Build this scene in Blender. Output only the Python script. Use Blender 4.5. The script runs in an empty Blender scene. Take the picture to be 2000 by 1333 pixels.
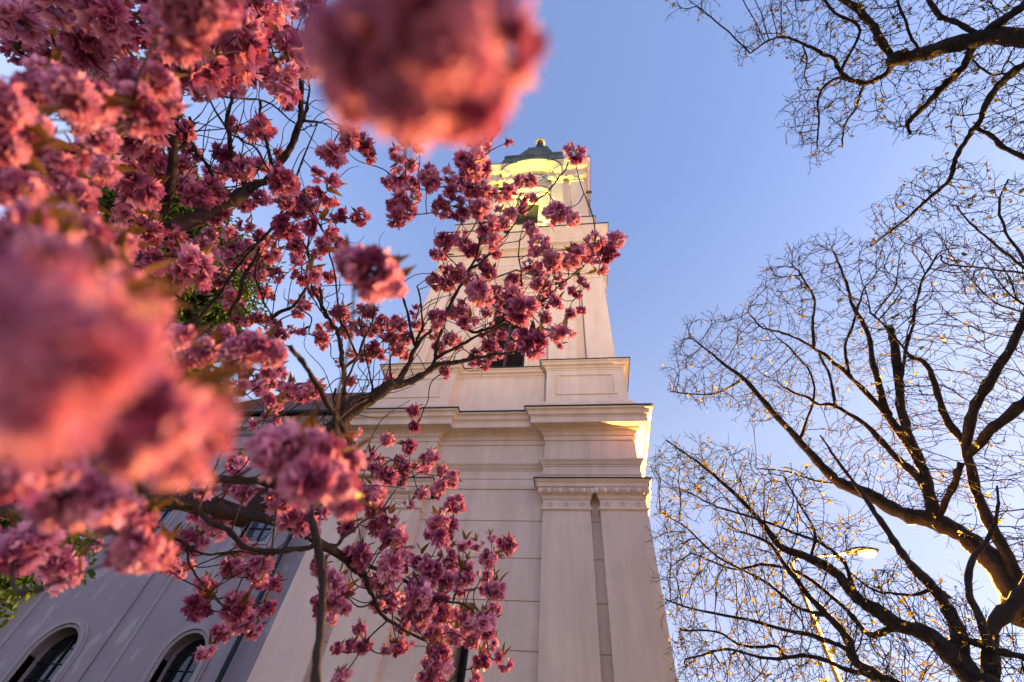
import bpy, bmesh, math, random
import numpy as np
from mathutils import Vector, Matrix
random.seed(7); rng = np.random.default_rng(7)
S = bpy.context.scene; COL = S.collection
# ------------------------------------------------------------------ camera, sky, exposure
F, CX, CY = 920., 1000., 666.5
CAM = np.array([0., 0., 1.6])
_u = np.array([90, 676, -F]); _u /= np.linalg.norm(_u)
_x = np.array([7500, 254, F]); _x -= _x.dot(_u) * _u; _x /= np.linalg.norm(_x)
_y = np.cross(_u, _x); RW = np.array([_x, _y, _u])
cd = bpy.data.cameras.new('camera'); cam = bpy.data.objects.new('camera', cd); COL.objects.link(cam)
cd.sensor_width = 36; cd.lens = F / 2000 * 36; cd.clip_start = 0.02; cd.clip_end = 2000
cam.matrix_world = Matrix([[*RW[0], 0], [*RW[1], 0], [*RW[2], 1.6], [0, 0, 0, 1]])
cd.dof.use_dof = True; cd.dof.focus_distance = 3.2; cd.dof.aperture_fstop = 2.8
S.camera = cam
S.view_settings.view_transform = 'Standard'; S.view_settings.look = 'None'
S.view_settings.gamma = 1; S.view_settings.exposure = 2.8
SUN_EL, SUN_AZ = math.radians(5), math.radians(92)
w = bpy.data.worlds.new('World'); S.world = w; w.use_nodes = True
nt = w.node_tree; bg = nt.nodes['Background']; sky = nt.nodes.new('ShaderNodeTexSky')
sky.sky_type = 'NISHITA'; sky.sun_disc = False; sky.sun_elevation = SUN_EL; sky.sun_rotation = SUN_AZ
sky.air_density = 1.0; sky.dust_density = 0.35; sky.ozone_density = 2.5
tint = nt.nodes.new('ShaderNodeMix'); tint.data_type = 'RGBA'; tint.blend_type = 'MULTIPLY'
tint.inputs[0].default_value = 1; tint.inputs[7].default_value = (.99, .76, .87, 1)
gm = nt.nodes.new('ShaderNodeGamma'); gm.inputs[1].default_value = .86
nt.links.new(sky.outputs[0], gm.inputs[0]); nt.links.new(gm.outputs[0], tint.inputs[6]); tc_ = nt.nodes.new('ShaderNodeTexCoord'); sx_ = nt.nodes.new('ShaderNodeSeparateXYZ'); nt.links.new(tc_.outputs['Generated'], sx_.inputs[0])
hz = nt.nodes.new('ShaderNodeValToRGB'); nt.links.new(sx_.outputs['Z'], hz.inputs[0])
hz.color_ramp.elements[0].position = 0; hz.color_ramp.elements[0].color = (.50, .46, .50, 1); hz.color_ramp.elements[1].position = .92; hz.color_ramp.elements[1].color = (.72, .72, .72, 1)
for p_, c_ in ((.32, (.76, .64, .59)), (.5, (.90, .74, .64)), (.64, (.98, .83, .68))):
    e_ = hz.color_ramp.elements.new(p_); e_.color = (*c_, 1)
t2_ = nt.nodes.new('ShaderNodeMix'); t2_.data_type = 'RGBA'; t2_.blend_type = 'MULTIPLY'; t2_.inputs[0].default_value = 1
nt.links.new(tint.outputs[2], t2_.inputs[6]); nt.links.new(hz.outputs[0], t2_.inputs[7]); nt.links.new(t2_.outputs[2], bg.inputs[0])
bg.inputs[1].default_value = 0.15 / .72
sl = bpy.data.lights.new('sun', 'SUN'); so = bpy.data.objects.new('sun', sl); COL.objects.link(so)
sl.energy = 0.05; sl.angle = math.radians(20); sl.color = (1, .72, .55)
so.rotation_euler = (math.radians(84), 0, math.radians(-62) + math.pi)

def ray(px, py):
    return RW @ np.array([px - CX, CY - py, -F])
def at(px, py, dist):
    d = ray(px, py); return CAM + d / np.linalg.norm(d) * dist
# ------------------------------------------------------------------ materials
def mat(name, col, rough=.8, noise=.12, nscale=3, bump=.0, bscale=30, metal=0, col2=None, spec=.3, stretch=None):
    m = bpy.data.materials.new(name); m.use_nodes = True; n = m.node_tree; b = n.nodes['Principled BSDF']
    b.inputs['Roughness'].default_value = rough; b.inputs['Metallic'].default_value = metal
    b.inputs['Specular IOR Level'].default_value = spec
    tc = n.nodes.new('ShaderNodeTexCoord'); src = tc.outputs['Object']
    if stretch:
        mp = n.nodes.new('ShaderNodeMapping'); mp.inputs['Scale'].default_value = stretch
        n.links.new(src, mp.inputs[0]); src = mp.outputs[0]
    t = n.nodes.new('ShaderNodeTexNoise'); t.inputs['Scale'].default_value = nscale; t.inputs['Detail'].default_value = 8
    t.inputs['Roughness'].default_value = .65
    n.links.new(src, t.inputs['Vector'])
    r = n.nodes.new('ShaderNodeValToRGB'); n.links.new(t.outputs['Fac'], r.inputs[0])
    c = np.array(col); a = np.clip(c * (1 - noise), 0, 1); z = np.clip(c * (1 + noise), 0, 1) if col2 is None else np.array(col2)
    r.color_ramp.elements[0].position = .35; r.color_ramp.elements[0].color = (*a, 1)
    r.color_ramp.elements[1].position = .65; r.color_ramp.elements[1].color = (*z, 1)
    n.links.new(r.outputs[0], b.inputs['Base Color'])
    if bump:
        t2 = n.nodes.new('ShaderNodeTexNoise'); t2.inputs['Scale'].default_value = bscale; t2.inputs['Detail'].default_value = 6
        n.links.new(src, t2.inputs['Vector'])
        bp = n.nodes.new('ShaderNodeBump'); bp.inputs['Strength'].default_value = bump; bp.inputs['Distance'].default_value = .02
        n.links.new(t2.outputs['Fac'], bp.inputs['Height']); n.links.new(bp.outputs[0], b.inputs['Normal'])
    return m, r, b
def stucco(name, col, streak=.25, patch=None):
    m, r, b = mat(name, col, .9, .05, 1.3, .35, 45, spec=.15)
    n = m.node_tree; tc = n.nodes.new('ShaderNodeTexCoord'); mp = n.nodes.new('ShaderNodeMapping')
    mp.inputs['Scale'].default_value = (2.2, 2.2, .22); n.links.new(tc.outputs['Object'], mp.inputs[0])
    t = n.nodes.new('ShaderNodeTexNoise'); t.inputs['Scale'].default_value = 1.6; t.inputs['Detail'].default_value = 7
    n.links.new(mp.outputs[0], t.inputs['Vector'])
    rr = n.nodes.new('ShaderNodeValToRGB'); rr.color_ramp.elements[0].position = .3; rr.color_ramp.elements[1].position = .62
    k = 1 - streak; rr.color_ramp.elements[0].color = (k, k * .98, k * .95, 1); rr.color_ramp.elements[1].color = (1, 1, 1, 1)
    n.links.new(t.outputs['Fac'], rr.inputs[0])
    mx = n.nodes.new('ShaderNodeMix'); mx.data_type = 'RGBA'; mx.blend_type = 'MULTIPLY'; mx.inputs[0].default_value = 1
    n.links.new(r.outputs[0], mx.inputs[6]); n.links.new(rr.outputs[0], mx.inputs[7]); out = mx.outputs[2]
    if patch:
        mp2 = n.nodes.new('ShaderNodeMapping'); mp2.inputs['Scale'].default_value = (1.3, 1.3, .55); mp2.inputs['Location'].default_value = (3.1, 0, 1.7)
        n.links.new(tc.outputs['Object'], mp2.inputs[0])
        t3 = n.nodes.new('ShaderNodeTexNoise'); t3.inputs['Scale'].default_value = 1.5; t3.inputs['Detail'].default_value = 10; t3.inputs['Roughness'].default_value = .6
        n.links.new(mp2.outputs[0], t3.inputs['Vector'])
        r3 = n.nodes.new('ShaderNodeValToRGB'); r3.color_ramp.elements[0].position = .57; r3.color_ramp.elements[1].position = .6
        r3.color_ramp.elements[0].color = (0, 0, 0, 1); r3.color_ramp.elements[1].color = (.6, .6, .6, 1)
        n.links.new(t3.outputs['Fac'], r3.inputs[0])
        m3 = n.nodes.new('ShaderNodeMix'); m3.data_type = 'RGBA'; n.links.new(r3.outputs[0], m3.inputs[0])
        n.links.new(out, m3.inputs[6]); m3.inputs[7].default_value = (*patch, 1); out = m3.outputs[2]
    n.links.new(out, b.inputs['Base Color'])
    bv = n.nodes.new('ShaderNodeBevel'); bv.samples = 3; bv.inputs['Radius'].default_value = .012
    bp = [x for x in n.nodes if x.type == 'BUMP'][0]; n.links.new(bv.outputs[0], bp.inputs['Normal'])
    return m
M = {}
M['tower'] = stucco('tower_render', (.66, .52, .455), .14, (.59, .475, .43))
M['trim'] = stucco('trim_render', (.68, .53, .455), .13)
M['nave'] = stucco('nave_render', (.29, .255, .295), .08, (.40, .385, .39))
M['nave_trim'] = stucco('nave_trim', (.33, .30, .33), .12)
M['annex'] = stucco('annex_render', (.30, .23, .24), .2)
M['metal'] = mat('lead_flashing', (.035, .035, .045), .5, .3, 6, metal=.3)[0]
M['pipe'] = mat('downpipe_paint', (.03, .045, .07), .4, .25, 4, metal=.2)[0]
M['copper'] = mat('aged_copper', (.05, .065, .05), .65, .35, 1.2, .2, 8, col2=(.12, .15, .10), stretch=(1, 1, .25))[0]
M['gold'] = mat('gilding', (.9, .6, .22), .25, .08, 4, metal=1)[0]
M['dark'] = mat('dark_wood', (.045, .028, .03), .7, .3, 8, .3, 20, stretch=(1, 1, 8))[0]
M['glass'] = mat('window_glass', (.012, .014, .02), .08, .2, 1, spec=.6)[0]
M['glassb'] = mat('window_glass_pale', (.05, .07, .12), .06, .2, 1, spec=.8)[0]
M['dial'] = mat('clock_dial', (.75, .74, .66), .5, .04, 3)[0]
M['dialring'] = mat('clock_ring', (.10, .13, .17), .5, .1, 3)[0]
M['black'] = mat('clock_black', (.01, .01, .012), .5, .1, 3)[0]
M['bark'] = mat('cherry_bark', (.018, .011, .010), .8, .45, 9, 1.0, 30, col2=(.045, .027, .02))[0]
M['bark2'] = mat('linden_bark', (.014, .011, .011), .9, .4, 5, 1.0, 18, col2=(.034, .026, .022))[0]
M['twig'] = mat('linden_twig', (.009, .006, .008), .9, .3, 5, spec=.1)[0]
M['grass'] = mat('grass', (.05, .08, .025), .95, .4, 4, .8, 30)[0]
M['path'] = mat('gravel_path', (.25, .22, .19), .95, .25, 30, .6, 60)[0]
M['lamp_metal'] = mat('lamp_metal', (.02, .019, .019), .6, .2, 5, metal=.1)[0]
def roof_mat():
    m, r, b = mat('roof_tiles', (.15, .05, .04), .85, .35, 7, .3, 30)
    n = m.node_tree; tc = n.nodes.new('ShaderNodeTexCoord'); br = n.nodes.new('ShaderNodeTexBrick')
    br.inputs['Scale'].default_value = 1; br.inputs['Brick Width'].default_value = .18; br.inputs['Row Height'].default_value = .16
    br.inputs['Mortar Size'].default_value = .012
    n.links.new(tc.outputs['Object'], br.inputs[0])
    br.inputs['Color1'].default_value = (.17, .06, .045, 1); br.inputs['Color2'].default_value = (.10, .035, .03, 1); br.inputs['Mortar'].default_value = (.02, .01, .01, 1)
    n.links.new(br.outputs[0], b.inputs['Base Color']); return m
M['roof'] = roof_mat()
def foliage(name, c1, c2, trans=.35, rough=.6, c3=None):
    m = bpy.data.materials.new(name); m.use_nodes = True; n = m.node_tree; b = n.nodes['Principled BSDF']
    b.inputs['Roughness'].default_value = rough; b.inputs['Specular IOR Level'].default_value = .25
    at_ = n.nodes.new('ShaderNodeAttribute'); at_.attribute_name = 'shade'
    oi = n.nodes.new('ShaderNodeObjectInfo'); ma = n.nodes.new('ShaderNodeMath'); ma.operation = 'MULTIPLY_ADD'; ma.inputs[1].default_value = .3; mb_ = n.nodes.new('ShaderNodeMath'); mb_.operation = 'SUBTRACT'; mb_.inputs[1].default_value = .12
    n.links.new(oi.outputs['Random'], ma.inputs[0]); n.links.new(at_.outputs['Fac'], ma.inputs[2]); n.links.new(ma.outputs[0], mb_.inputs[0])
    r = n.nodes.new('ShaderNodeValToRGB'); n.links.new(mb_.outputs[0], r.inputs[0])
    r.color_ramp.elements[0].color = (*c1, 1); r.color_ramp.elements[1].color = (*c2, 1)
    if c3:
        e = r.color_ramp.elements.new(.5); e.color = (*c3, 1)
    tr = n.nodes.new('ShaderNodeBsdfTranslucent'); ms = n.nodes.new('ShaderNodeMixShader'); ms.inputs[0].default_value = trans
    n.links.new(r.outputs[0], b.inputs['Base Color']); n.links.new(r.outputs[0], tr.inputs[0])
    n.links.new(b.outputs[0], ms.inputs[1]); n.links.new(tr.outputs[0], ms.inputs[2])
    n.links.new(ms.outputs[0], n.nodes['Material Output'].inputs[0]); return m
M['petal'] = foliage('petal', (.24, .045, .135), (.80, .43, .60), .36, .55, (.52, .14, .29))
M['bronze'] = foliage('bronze_leaf', (.10, .05, .015), (.24, .13, .03), .4, .45)
M['bud'] = foliage('linden_bud', (.07, .065, .01), (.30, .24, .03), .45, .5)
M['green'] = foliage('evergreen_leaf', (.02, .05, .008), (.07, .15, .025), .3, .5)
# ------------------------------------------------------------------ object helpers
def link(name, me, m=None, parent=None):
    o = bpy.data.objects.new(name, me); COL.objects.link(o)
    if m is not None:
        for k in (m if isinstance(m, (list, tuple)) else [m]): me.materials.append(k)
    if parent: o.parent = parent
    return o
def tag(o, label=None, cat=None, group=None, kind=None):
    if label: o['label'] = label
    if cat: o['category'] = cat
    if group: o['group'] = group
    if kind: o['kind'] = kind
    return o
def empty(name, loc, label, cat, group=None, rz=0):
    o = bpy.data.objects.new(name, None); COL.objects.link(o); o.location = loc; o.rotation_euler.z = rz
    o.empty_display_size = .3
    return tag(o, label, cat, group)
class MB:
    def __init__(s): s.v = []; s.f = []; s.m = []; s.sm = []; s.n = 0
    def add(s, v, f, mi=0, smooth=False):
        v = np.asarray(v, float).reshape(-1, 3); s.v.append(v)
        s.f += [tuple(i + s.n for i in q) for q in f]; s.m += [mi] * len(f); s.sm += [smooth] * len(f); s.n += len(v)
    def box(s, x0, x1, y0, y1, z0, z1, mi=0):
        s.add([(x, y, z) for x in (x0, x1) for y in (y0, y1) for z in (z0, z1)],
              [(0, 1, 3, 2), (4, 6, 7, 5), (0, 4, 5, 1), (2, 3, 7, 6), (0, 2, 6, 4), (1, 5, 7, 3)], mi)
    def tube(s, pts, rad, n=8, mi=0, cap=True):
        pts = np.asarray(pts, float); m = len(pts)
        if m < 2: return
        rad = np.broadcast_to(rad, m); t = np.gradient(pts, axis=0); t /= np.linalg.norm(t, axis=1)[:, None] + 1e-12
        a = np.array([0, 0, 1.]) if abs(t[0][2]) < .9 else np.array([1., 0, 0]); u = np.cross(t[0], a); u /= np.linalg.norm(u)
        V = []; ang = np.arange(n) * 2 * math.pi / n; ca, sa = np.cos(ang)[:, None], np.sin(ang)[:, None]
        for i in range(m):
            u = u - t[i] * u.dot(t[i]); u /= np.linalg.norm(u) + 1e-12; b = np.cross(t[i], u)
            V.append(pts[i] + rad[i] * (ca * u + sa * b))
        f = [(i * n + j, i * n + (j + 1) % n, (i + 1) * n + (j + 1) % n, (i + 1) * n + j) for i in range(m - 1) for j in range(n)]
        if cap: f += [tuple(range(n))[::-1], tuple((m - 1) * n + j for j in range(n))]
        s.add(np.concatenate(V), f, mi, True)
    def lathe(s, prof, cx, cy, n=24, mi=0):
        V = [(cx + r * math.cos(k * 2 * math.pi / n), cy + r * math.sin(k * 2 * math.pi / n), z) for r, z in prof for k in range(n)]
        s.add(V, [(i * n + j, i * n + (j + 1) % n, (i + 1) * n + (j + 1) % n, (i + 1) * n + j) for i in range(len(prof) - 1) for j in range(n)], mi, True)
    def sweep(s, poly, prof, mi=0, caps=False):
        """moulding profile [(offset, z)] run round a right-angled plan"""
        P = np.array(poly, float); n = len(P); d = np.roll(P, -1, 0) - P; d /= np.linalg.norm(d, axis=1)[:, None]
        nr = np.stack([d[:, 1], -d[:, 0]], 1); off = nr + np.roll(nr, 1, 0)
        V = [(*(P[i] + off[i] * o), z) for o, z in prof for i in range(n)]
        f = [(k * n + j, k * n + (j + 1) % n, (k + 1) * n + (j + 1) % n, (k + 1) * n + j) for k in range(len(prof) - 1) for j in range(n)]
        if caps: f += [tuple(range(n))[::-1], tuple((len(prof) - 1) * n + j for j in range(n))]
        s.add(V, f, mi)
    def prism(s, pts, y0, y1, mi=0):
        """closed XZ outline pushed along Y"""
        n = len(pts); V = [(x, y0, z) for x, z in pts] + [(x, y1, z) for x, z in pts]
        s.add(V, [tuple(range(n)), tuple(range(2 * n - 1, n - 1, -1))] + [(j, n + j, n + (j + 1) % n, (j + 1) % n) for j in range(n)], mi)
    def ring(s, a, b, y0, y1, mi=0, closed=True):
        """band between two XZ outlines of equal length, y0 = front"""
        n = len(a); V = [(x, y, z) for y in (y0, y1) for L in (a, b) for x, z in L]; f = []
        for j in range(n if closed else n - 1):
            k = (j + 1) % n
            f += [(j, k, n + k, n + j), (2 * n + j, 3 * n + j, 3 * n + k, 2 * n + k), (j, 2 * n + j, 2 * n + k, k), (n + j, n + k, 3 * n + k, 3 * n + j)]
        if not closed: f += [(0, n, 3 * n, 2 * n), (n - 1, 3 * n - 1, 4 * n - 1, 2 * n - 1)]
        s.add(V, f, mi)
    def mesh(s, name, shade=None):
        me = bpy.data.meshes.new(name); V = np.concatenate(s.v) if s.v else np.zeros((0, 3))
        me.from_pydata(V.tolist(), [], s.f)
        me.polygons.foreach_set('material_index', s.m); me.polygons.foreach_set('use_smooth', s.sm)
        me.update(); return me
    def build(s, name, m, parent=None, recalc=True):
        me = s.mesh(name)
        if recalc:
            b = bmesh.new(); b.from_mesh(me); bmesh.ops.recalc_face_normals(b, faces=b.faces); b.to_mesh(me); b.free()
        return link(name, me, m, parent)
def boolean(o, cutters):
    c = cutters.mesh('cutter'); b = bmesh.new(); b.from_mesh(c); bmesh.ops.recalc_face_normals(b, faces=b.faces); b.to_mesh(c); b.free()
    co = link('cutter', c, None, o.parent); md = o.modifiers.new('cut', 'BOOLEAN'); md.operation = 'DIFFERENCE'; md.object = co; md.solver = 'EXACT'
    bpy.context.view_layer.update()
    ev = o.evaluated_get(bpy.context.evaluated_depsgraph_get()); me = bpy.data.meshes.new_from_object(ev)
    o.modifiers.clear(); o.data = me; bpy.data.objects.remove(co)
# ------------------------------------------------------------------ tower (local origin = tower axis on the ground)
TX, TY = -2.33, 14.03
tower = empty('church_tower', (TX, TY, 0), 'tall cream church tower with clock, paired pilasters and green copper roof', 'tower')
def plan(H, a, p):
    side = [(-H, -H), (-a, -H), (-a, -H + p), (a, -H + p), (a, -H)]; out = []
    for k in range(4):
        c, s_ = [(1, 0), (0, 1), (-1, 0), (0, -1)][k]
        out += [(x * c - y * s_, x * s_ + y * c) for x, y in side]
    return out
def rect(x0, x1, y0, y1): return [(x0, y0), (x1, y0), (x1, y1), (x0, y1)]
def sq(H): return rect(-H, H, -H, H)
H1, A1, P1 = 4.0, 1.54, .18
def rot4(mbf):
    """run a builder for the four faces; face frame: x along, y=-H front"""
    for k in range(4): mbf(k)
def turn(x, y, k):
    c, s_ = [(1, 0), (0, 1), (-1, 0), (0, -1)][k]; return (x * c - y * s_, x * s_ + y * c)
def pilaster_rects(H, xs):
    """plans of the pilasters: corner squares and inner strips on four faces"""
    (i0, i1), (c0, c1) = xs; R = []
    for sx in (-1, 1):
        for sy in (-1, 1):
            R.append(('corner', rect(min(sx * c0, sx * c1), max(sx * c0, sx * c1), min(sy * c0, sy * c1), max(sy * c0, sy * c1))))
    for k in range(4):
        for sgn in (-1, 1):
            a, b = sorted((sgn * i0, sgn * i1)); p = [turn(x, y, k) for x, y in ((a, -H), (b, -H), (b, -H + .45), (a, -H + .45))]
            xsx = [q[0] for q in p]; ys = [q[1] for q in p]; R.append(('inner', rect(min(xsx), max(xsx), min(ys), max(ys))))
    return R
# stage 1 wall with rustication grooves
mb = MB(); prof = [(0, 0)]; z = .7
for k in range(9):
    prof += [(0, z), (-.02, z + .005), (-.02, z + .028), (0, z + .033)]; z += .9375
prof += [(0, 9.25)]
mb.sweep(sq(H1 - P1), prof, caps=True); wall1 = mb.build('wall', M['tower'], tower)
ct = MB(); arch = [(-.16, 1.2), (.16, 1.2), (.16, 6.28), (-.16, 6.28)]; ct.prism(arch, -H1 - .5, -H1 + P1 + .75); boolean(wall1, ct)
mb = MB(); mb.box(-.15, .15, -H1 + P1 + .7, -H1 + P1 + .72, 1.2, 6.26); slot = mb.build('window', M['glass'], tower)
for nm, R in pilaster_rects(H1, ((1.54, 2.69), (2.92, 4.02))):
    mb = MB(); mb.sweep(R, [(.06, 0), (.06, .9), (.0, 1.0), (0, 8.42)]); pil = mb.build('pilaster', M['tower'], tower)
    mb = MB()
    mb.sweep(R, [(0, 8.40), (.035, 8.41), (.045, 8.44), (.035, 8.475), (.0, 8.49), (0, 8.70), (.02, 8.705), (.02, 8.735), (.035, 8.75), (.035, 8.79), (.045, 8.80), (.085, 8.85), (.11, 8.93), (.115, 8.985)])
    x0, x1 = R[0][0], R[1][0]; y0, y1 = R[0][1], R[2][1]
    faces = []
    if abs(y0 + H1) < .1: faces.append(0)
    if abs(x1 - H1) < .1: faces.append(1)
    if abs(x0 + H1) < .1: faces.append(3)
    def uv(cx, cy, cz, rx, ry, rz, n=10, m_=6):
        V = [(cx + rx * math.cos(2 * math.pi * i / n) * math.sin(math.pi * j / m_), cy + ry * math.sin(2 * math.pi * i / n) * math.sin(math.pi * j / m_), cz + rz * math.cos(math.pi * j / m_)) for j in range(m_ + 1) for i in range(n)]
        mb.add(V, [(j * n + i, j * n + (i + 1) % n, (j + 1) * n + (i + 1) % n, (j + 1) * n + i) for j in range(m_) for i in range(n)], 0, True)
    for fc in faces:
        lo, hi = (x0, x1) if fc == 0 else (y0, y1); q = {0: y0, 1: x1, 3: x0}[fc]; sg = -1 if fc in (0, 3) else 1
        def put(t, off, zz, rt, rn, rz):
            if fc == 0: uv(t, q + sg * off, zz, rt, rn, rz)
            else: uv(q + sg * off, t, zz, rn, rt, rz)
        L = hi - lo; n = 4; st = L / n
        for i in range(n):
            c = lo + st * (i + .5); put(c, .105, 8.90, .066, .045, .085)
            for e in (-.094, .094): put(c + e, .095, 8.895, .013, .035, .095)
            put(lo + st * i, .10, 8.90, .02, .03, .07)
        for e in (lo - .07, hi + .07): put(e, .095, 8.90, .06, .05, .09)
        for i in range(3):
            c = lo + L * (i + .5) / 3; put(c, .012, 8.595, .022, .03, .022)
            for a in range(6): put(c + .05 * math.cos(a * math.pi / 3), .006, 8.595 + .05 * math.sin(a * math.pi / 3), .03, .018, .03)
    mb.build('capital', M['trim'], tower, recalc=False)
def corner_block(H, a, prof, name, m, metal=None):
    for sx in (-1, 1):
        for sy in (-1, 1):
            R = rect(min(sx * a, sx * H), max(sx * a, sx * H), min(sy * a, sy * H), max(sy * a, sy * H))
            mb = MB(); mb.sweep(R, prof, caps=True); o = mb.build(name, m, tower)
            if metal:
                mb = MB(); mb.sweep(R, metal, caps=True); mb.build('flashing', M['metal'], o)
corner_block(H1, A1, [(.12, 8.985), (.15, 8.99), (.15, 9.10), (.165, 9.11), (.20, 9.15), (.215, 9.18)], 'abacus', M['trim'], [(.21, 9.182), (.24, 9.182), (.24, 9.205), (.02, 9.26)])
mb = MB(); mb.sweep(sq(H1 - P1), [(0, 9.12), (.03, 9.125), (.03, 9.19), (0, 9.2)]); mb.build('string_course', M['trim'], tower)
pf = plan(H1, A1, P1)
mb = MB(); mb.sweep(pf, [(.0, 9.19), (.024, 9.2), (.024, 9.42), (.04, 9.43), (.04, 9.475), (.024, 9.485), (.028, 9.69), (.045, 9.70), (.05, 9.74), (.07, 9.75), (.09, 9.80), (.13, 9.85), (.14, 9.89), (.0, 9.93), (0, 10.61)])
mb.build('architrave', M['trim'], tower)
mb = MB(); mb.sweep(pf, [(0, 10.60), (.03, 10.61), (.03, 10.76), (.055, 10.765), (.06, 10.80), (.09, 10.87), (.17, 10.92), (.185, 10.95), (.36, 10.965), (.37, 10.95), (.385, 10.955), (.385, 11.15), (.40, 11.16), (.40, 11.19), (.45, 11.22), (.465, 11.30), (.49, 11.34), (.54, 11.36), (.55, 11.39), (.55, 11.41)])
co1 = mb.build('cornice', M['trim'], tower)
mb = MB(); mb.sweep(pf, [(.54, 11.412), (.58, 11.412), (.58, 11.45), (.05, 11.62)]); mb.build('flashing', M['metal'], co1)
# pedestal stage
P2 = .28; pf2 = plan(4.03, A1, P2)
mb = MB(); mb.sweep(pf2, [(.16, 11.4), (.16, 11.93), (.10, 11.97), (.10, 12.06), (.02, 12.13), (0, 12.2), (0, 13.62), (.02, 13.63), (.02, 13.68), (.06, 13.70), (.07, 13.73), (.06, 13.77), (.13, 13.79), (.15, 13.81), (.15, 13.88), (.2, 13.90), (.21, 13.93)])
ped = mb.build('pedestal', M['tower'], tower)
mb = MB(); mb.sweep(pf2, [(.20, 13.932), (.235, 13.932), (.235, 13.965), (-.6, 14.0)]); mb.build('flashing', M['metal'], ped)
for sx in (-1, 1):
    mb = MB(); a, b = sorted((sx * 1.86, sx * 3.72)); o_ = [(a, 12.45), (b, 12.45), (b, 13.42), (a, 13.42)]; i_ = [(a + .07, 12.52), (b - .07, 12.52), (b - .07, 13.35), (a + .07, 13.35)]
    j_ = [(a + .1, 12.55), (b - .1, 12.55), (b - .1, 13.32), (a + .1, 13.32)]
    mb.ring(o_, i_, -4.03 - .03, -4.0); mb.ring(i_, j_, -4.03 - .012, -4.0); mb.build('panel', M['trim'], ped)
# stage 2
H2, PP2 = 3.86, .18
mb = MB(); mb.sweep(sq(H2 - PP2), [(0, 13.9), (0, 21.3)], caps=True); wall2 = mb.build('wall', M['tower'], tower)
ct = MB(); ct.box(-.72, .72, -H2 - .3, -H2 + PP2 + .35, 14.15, 18.9); boolean(wall2, ct)
for k in (0, 1, 3):
    f = MB(); w2 = .72
    def T(x, y): return turn(x, y, k)
    def fbox(mb, x0, x1, y0, y1, z0, z1):
        a = T(x0, y0); b = T(x1, y1); mb.box(min(a[0], b[0]), max(a[0], b[0]), min(a[1], b[1]), max(a[1], b[1]), z0, z1)
    yw = -H2 + PP2
    wn = MB(); fbox(wn, -w2, w2, yw + .2 if k == 0 else yw - .004, yw + .24, 14.16, 18.9)
    wo = wn.build('window', M['black'], tower)
    lv = MB()
    yl = yw + .06 if k == 0 else yw - .05
    for z in np.arange(14.2, 18.85, .11):
        for x0, x1 in ((-w2 + .08, -.05), (.05, w2 - .08)):
            a, b = T(x0, yl - .03), T(x1, yl - .03); c, d = T(x0, yl + .05), T(x1, yl + .05)
            lv.add([(*a, z), (*b, z), (*d, z + .085), (*c, z + .085), (*a, z + .018), (*b, z + .018), (*d, z + .10), (*c, z + .10)], [(0, 1, 2, 3), (7, 6, 5, 4), (0, 4, 5, 1), (1, 5, 6, 2), (2, 6, 7, 3), (3, 7, 4, 0)])
    for x0, x1 in ((-w2, -w2 + .08), (-.05, .05), (w2 - .08, w2)): fbox(lv, x0, x1, yl - .04, yl + .06, 14.16, 18.9)
    lv.build('shutter', M['dark'], wo)
    fm = MB()
    for x0, x1 in ((-w2 - .32, -w2), (w2, w2 + .32)):
        fbox(fm, x0, x1, yw - .06, yw + .05, 14.1, 18.9)
        s_ = x0 + .02 if x0 < 0 else x1 - .12; fbox(fm, s_, s_ + .10, yw - .09, yw - .05, 14.1, 18.9)
    fbox(fm, -w2 - .32, w2 + .32, yw - .06, yw + .05, 18.9, 19.25); fbox(fm, -w2 - .38, w2 + .38, yw - .12, yw + .05, 19.25, 19.55)
    fbox(fm, -w2 - .55, w2 + .55, yw - .3, yw + .05, 19.72, 19.84); fbox(fm, -w2 - .45, w2 + .45, yw - .2, yw + .05, 19.55, 19.72)
    fm.build('frame', M['trim'], wo)
    pm = MB(); n0 = pm.n
    o_ = [(-1.42, 19.842), (1.42, 19.842), (0, 20.85)]; i_ = [(-1.0, 19.96), (1.0, 19.96), (0, 20.66)]
    pm.ring(o_, i_, yw - .34, yw + .02); pm.prism(i_, yw - .1, yw + .03)
    if k:
        pm.v = [np.array([[*T(x, y), z] for x, y, z in v]) for v in pm.v]
    pm.build('pediment', M['trim'], wo)
    if k == 0:
        mt = MB()
        for sg in (-1, 1): mt.add([(sg * 1.47, yw - .4, 19.84), (0, yw - .4, 20.88), (0, yw, 20.88), (sg * 1.47, yw, 19.84), (sg * 1.47, yw - .4, 19.865), (0, yw - .4, 20.905), (0, yw, 20.905), (sg * 1.47, yw, 19.865)], [(0, 1, 2, 3), (4, 5, 6, 7), (0, 1, 5, 4), (0, 3, 7, 4)])
        mt.build('flashing', M['metal'], wo)
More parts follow.
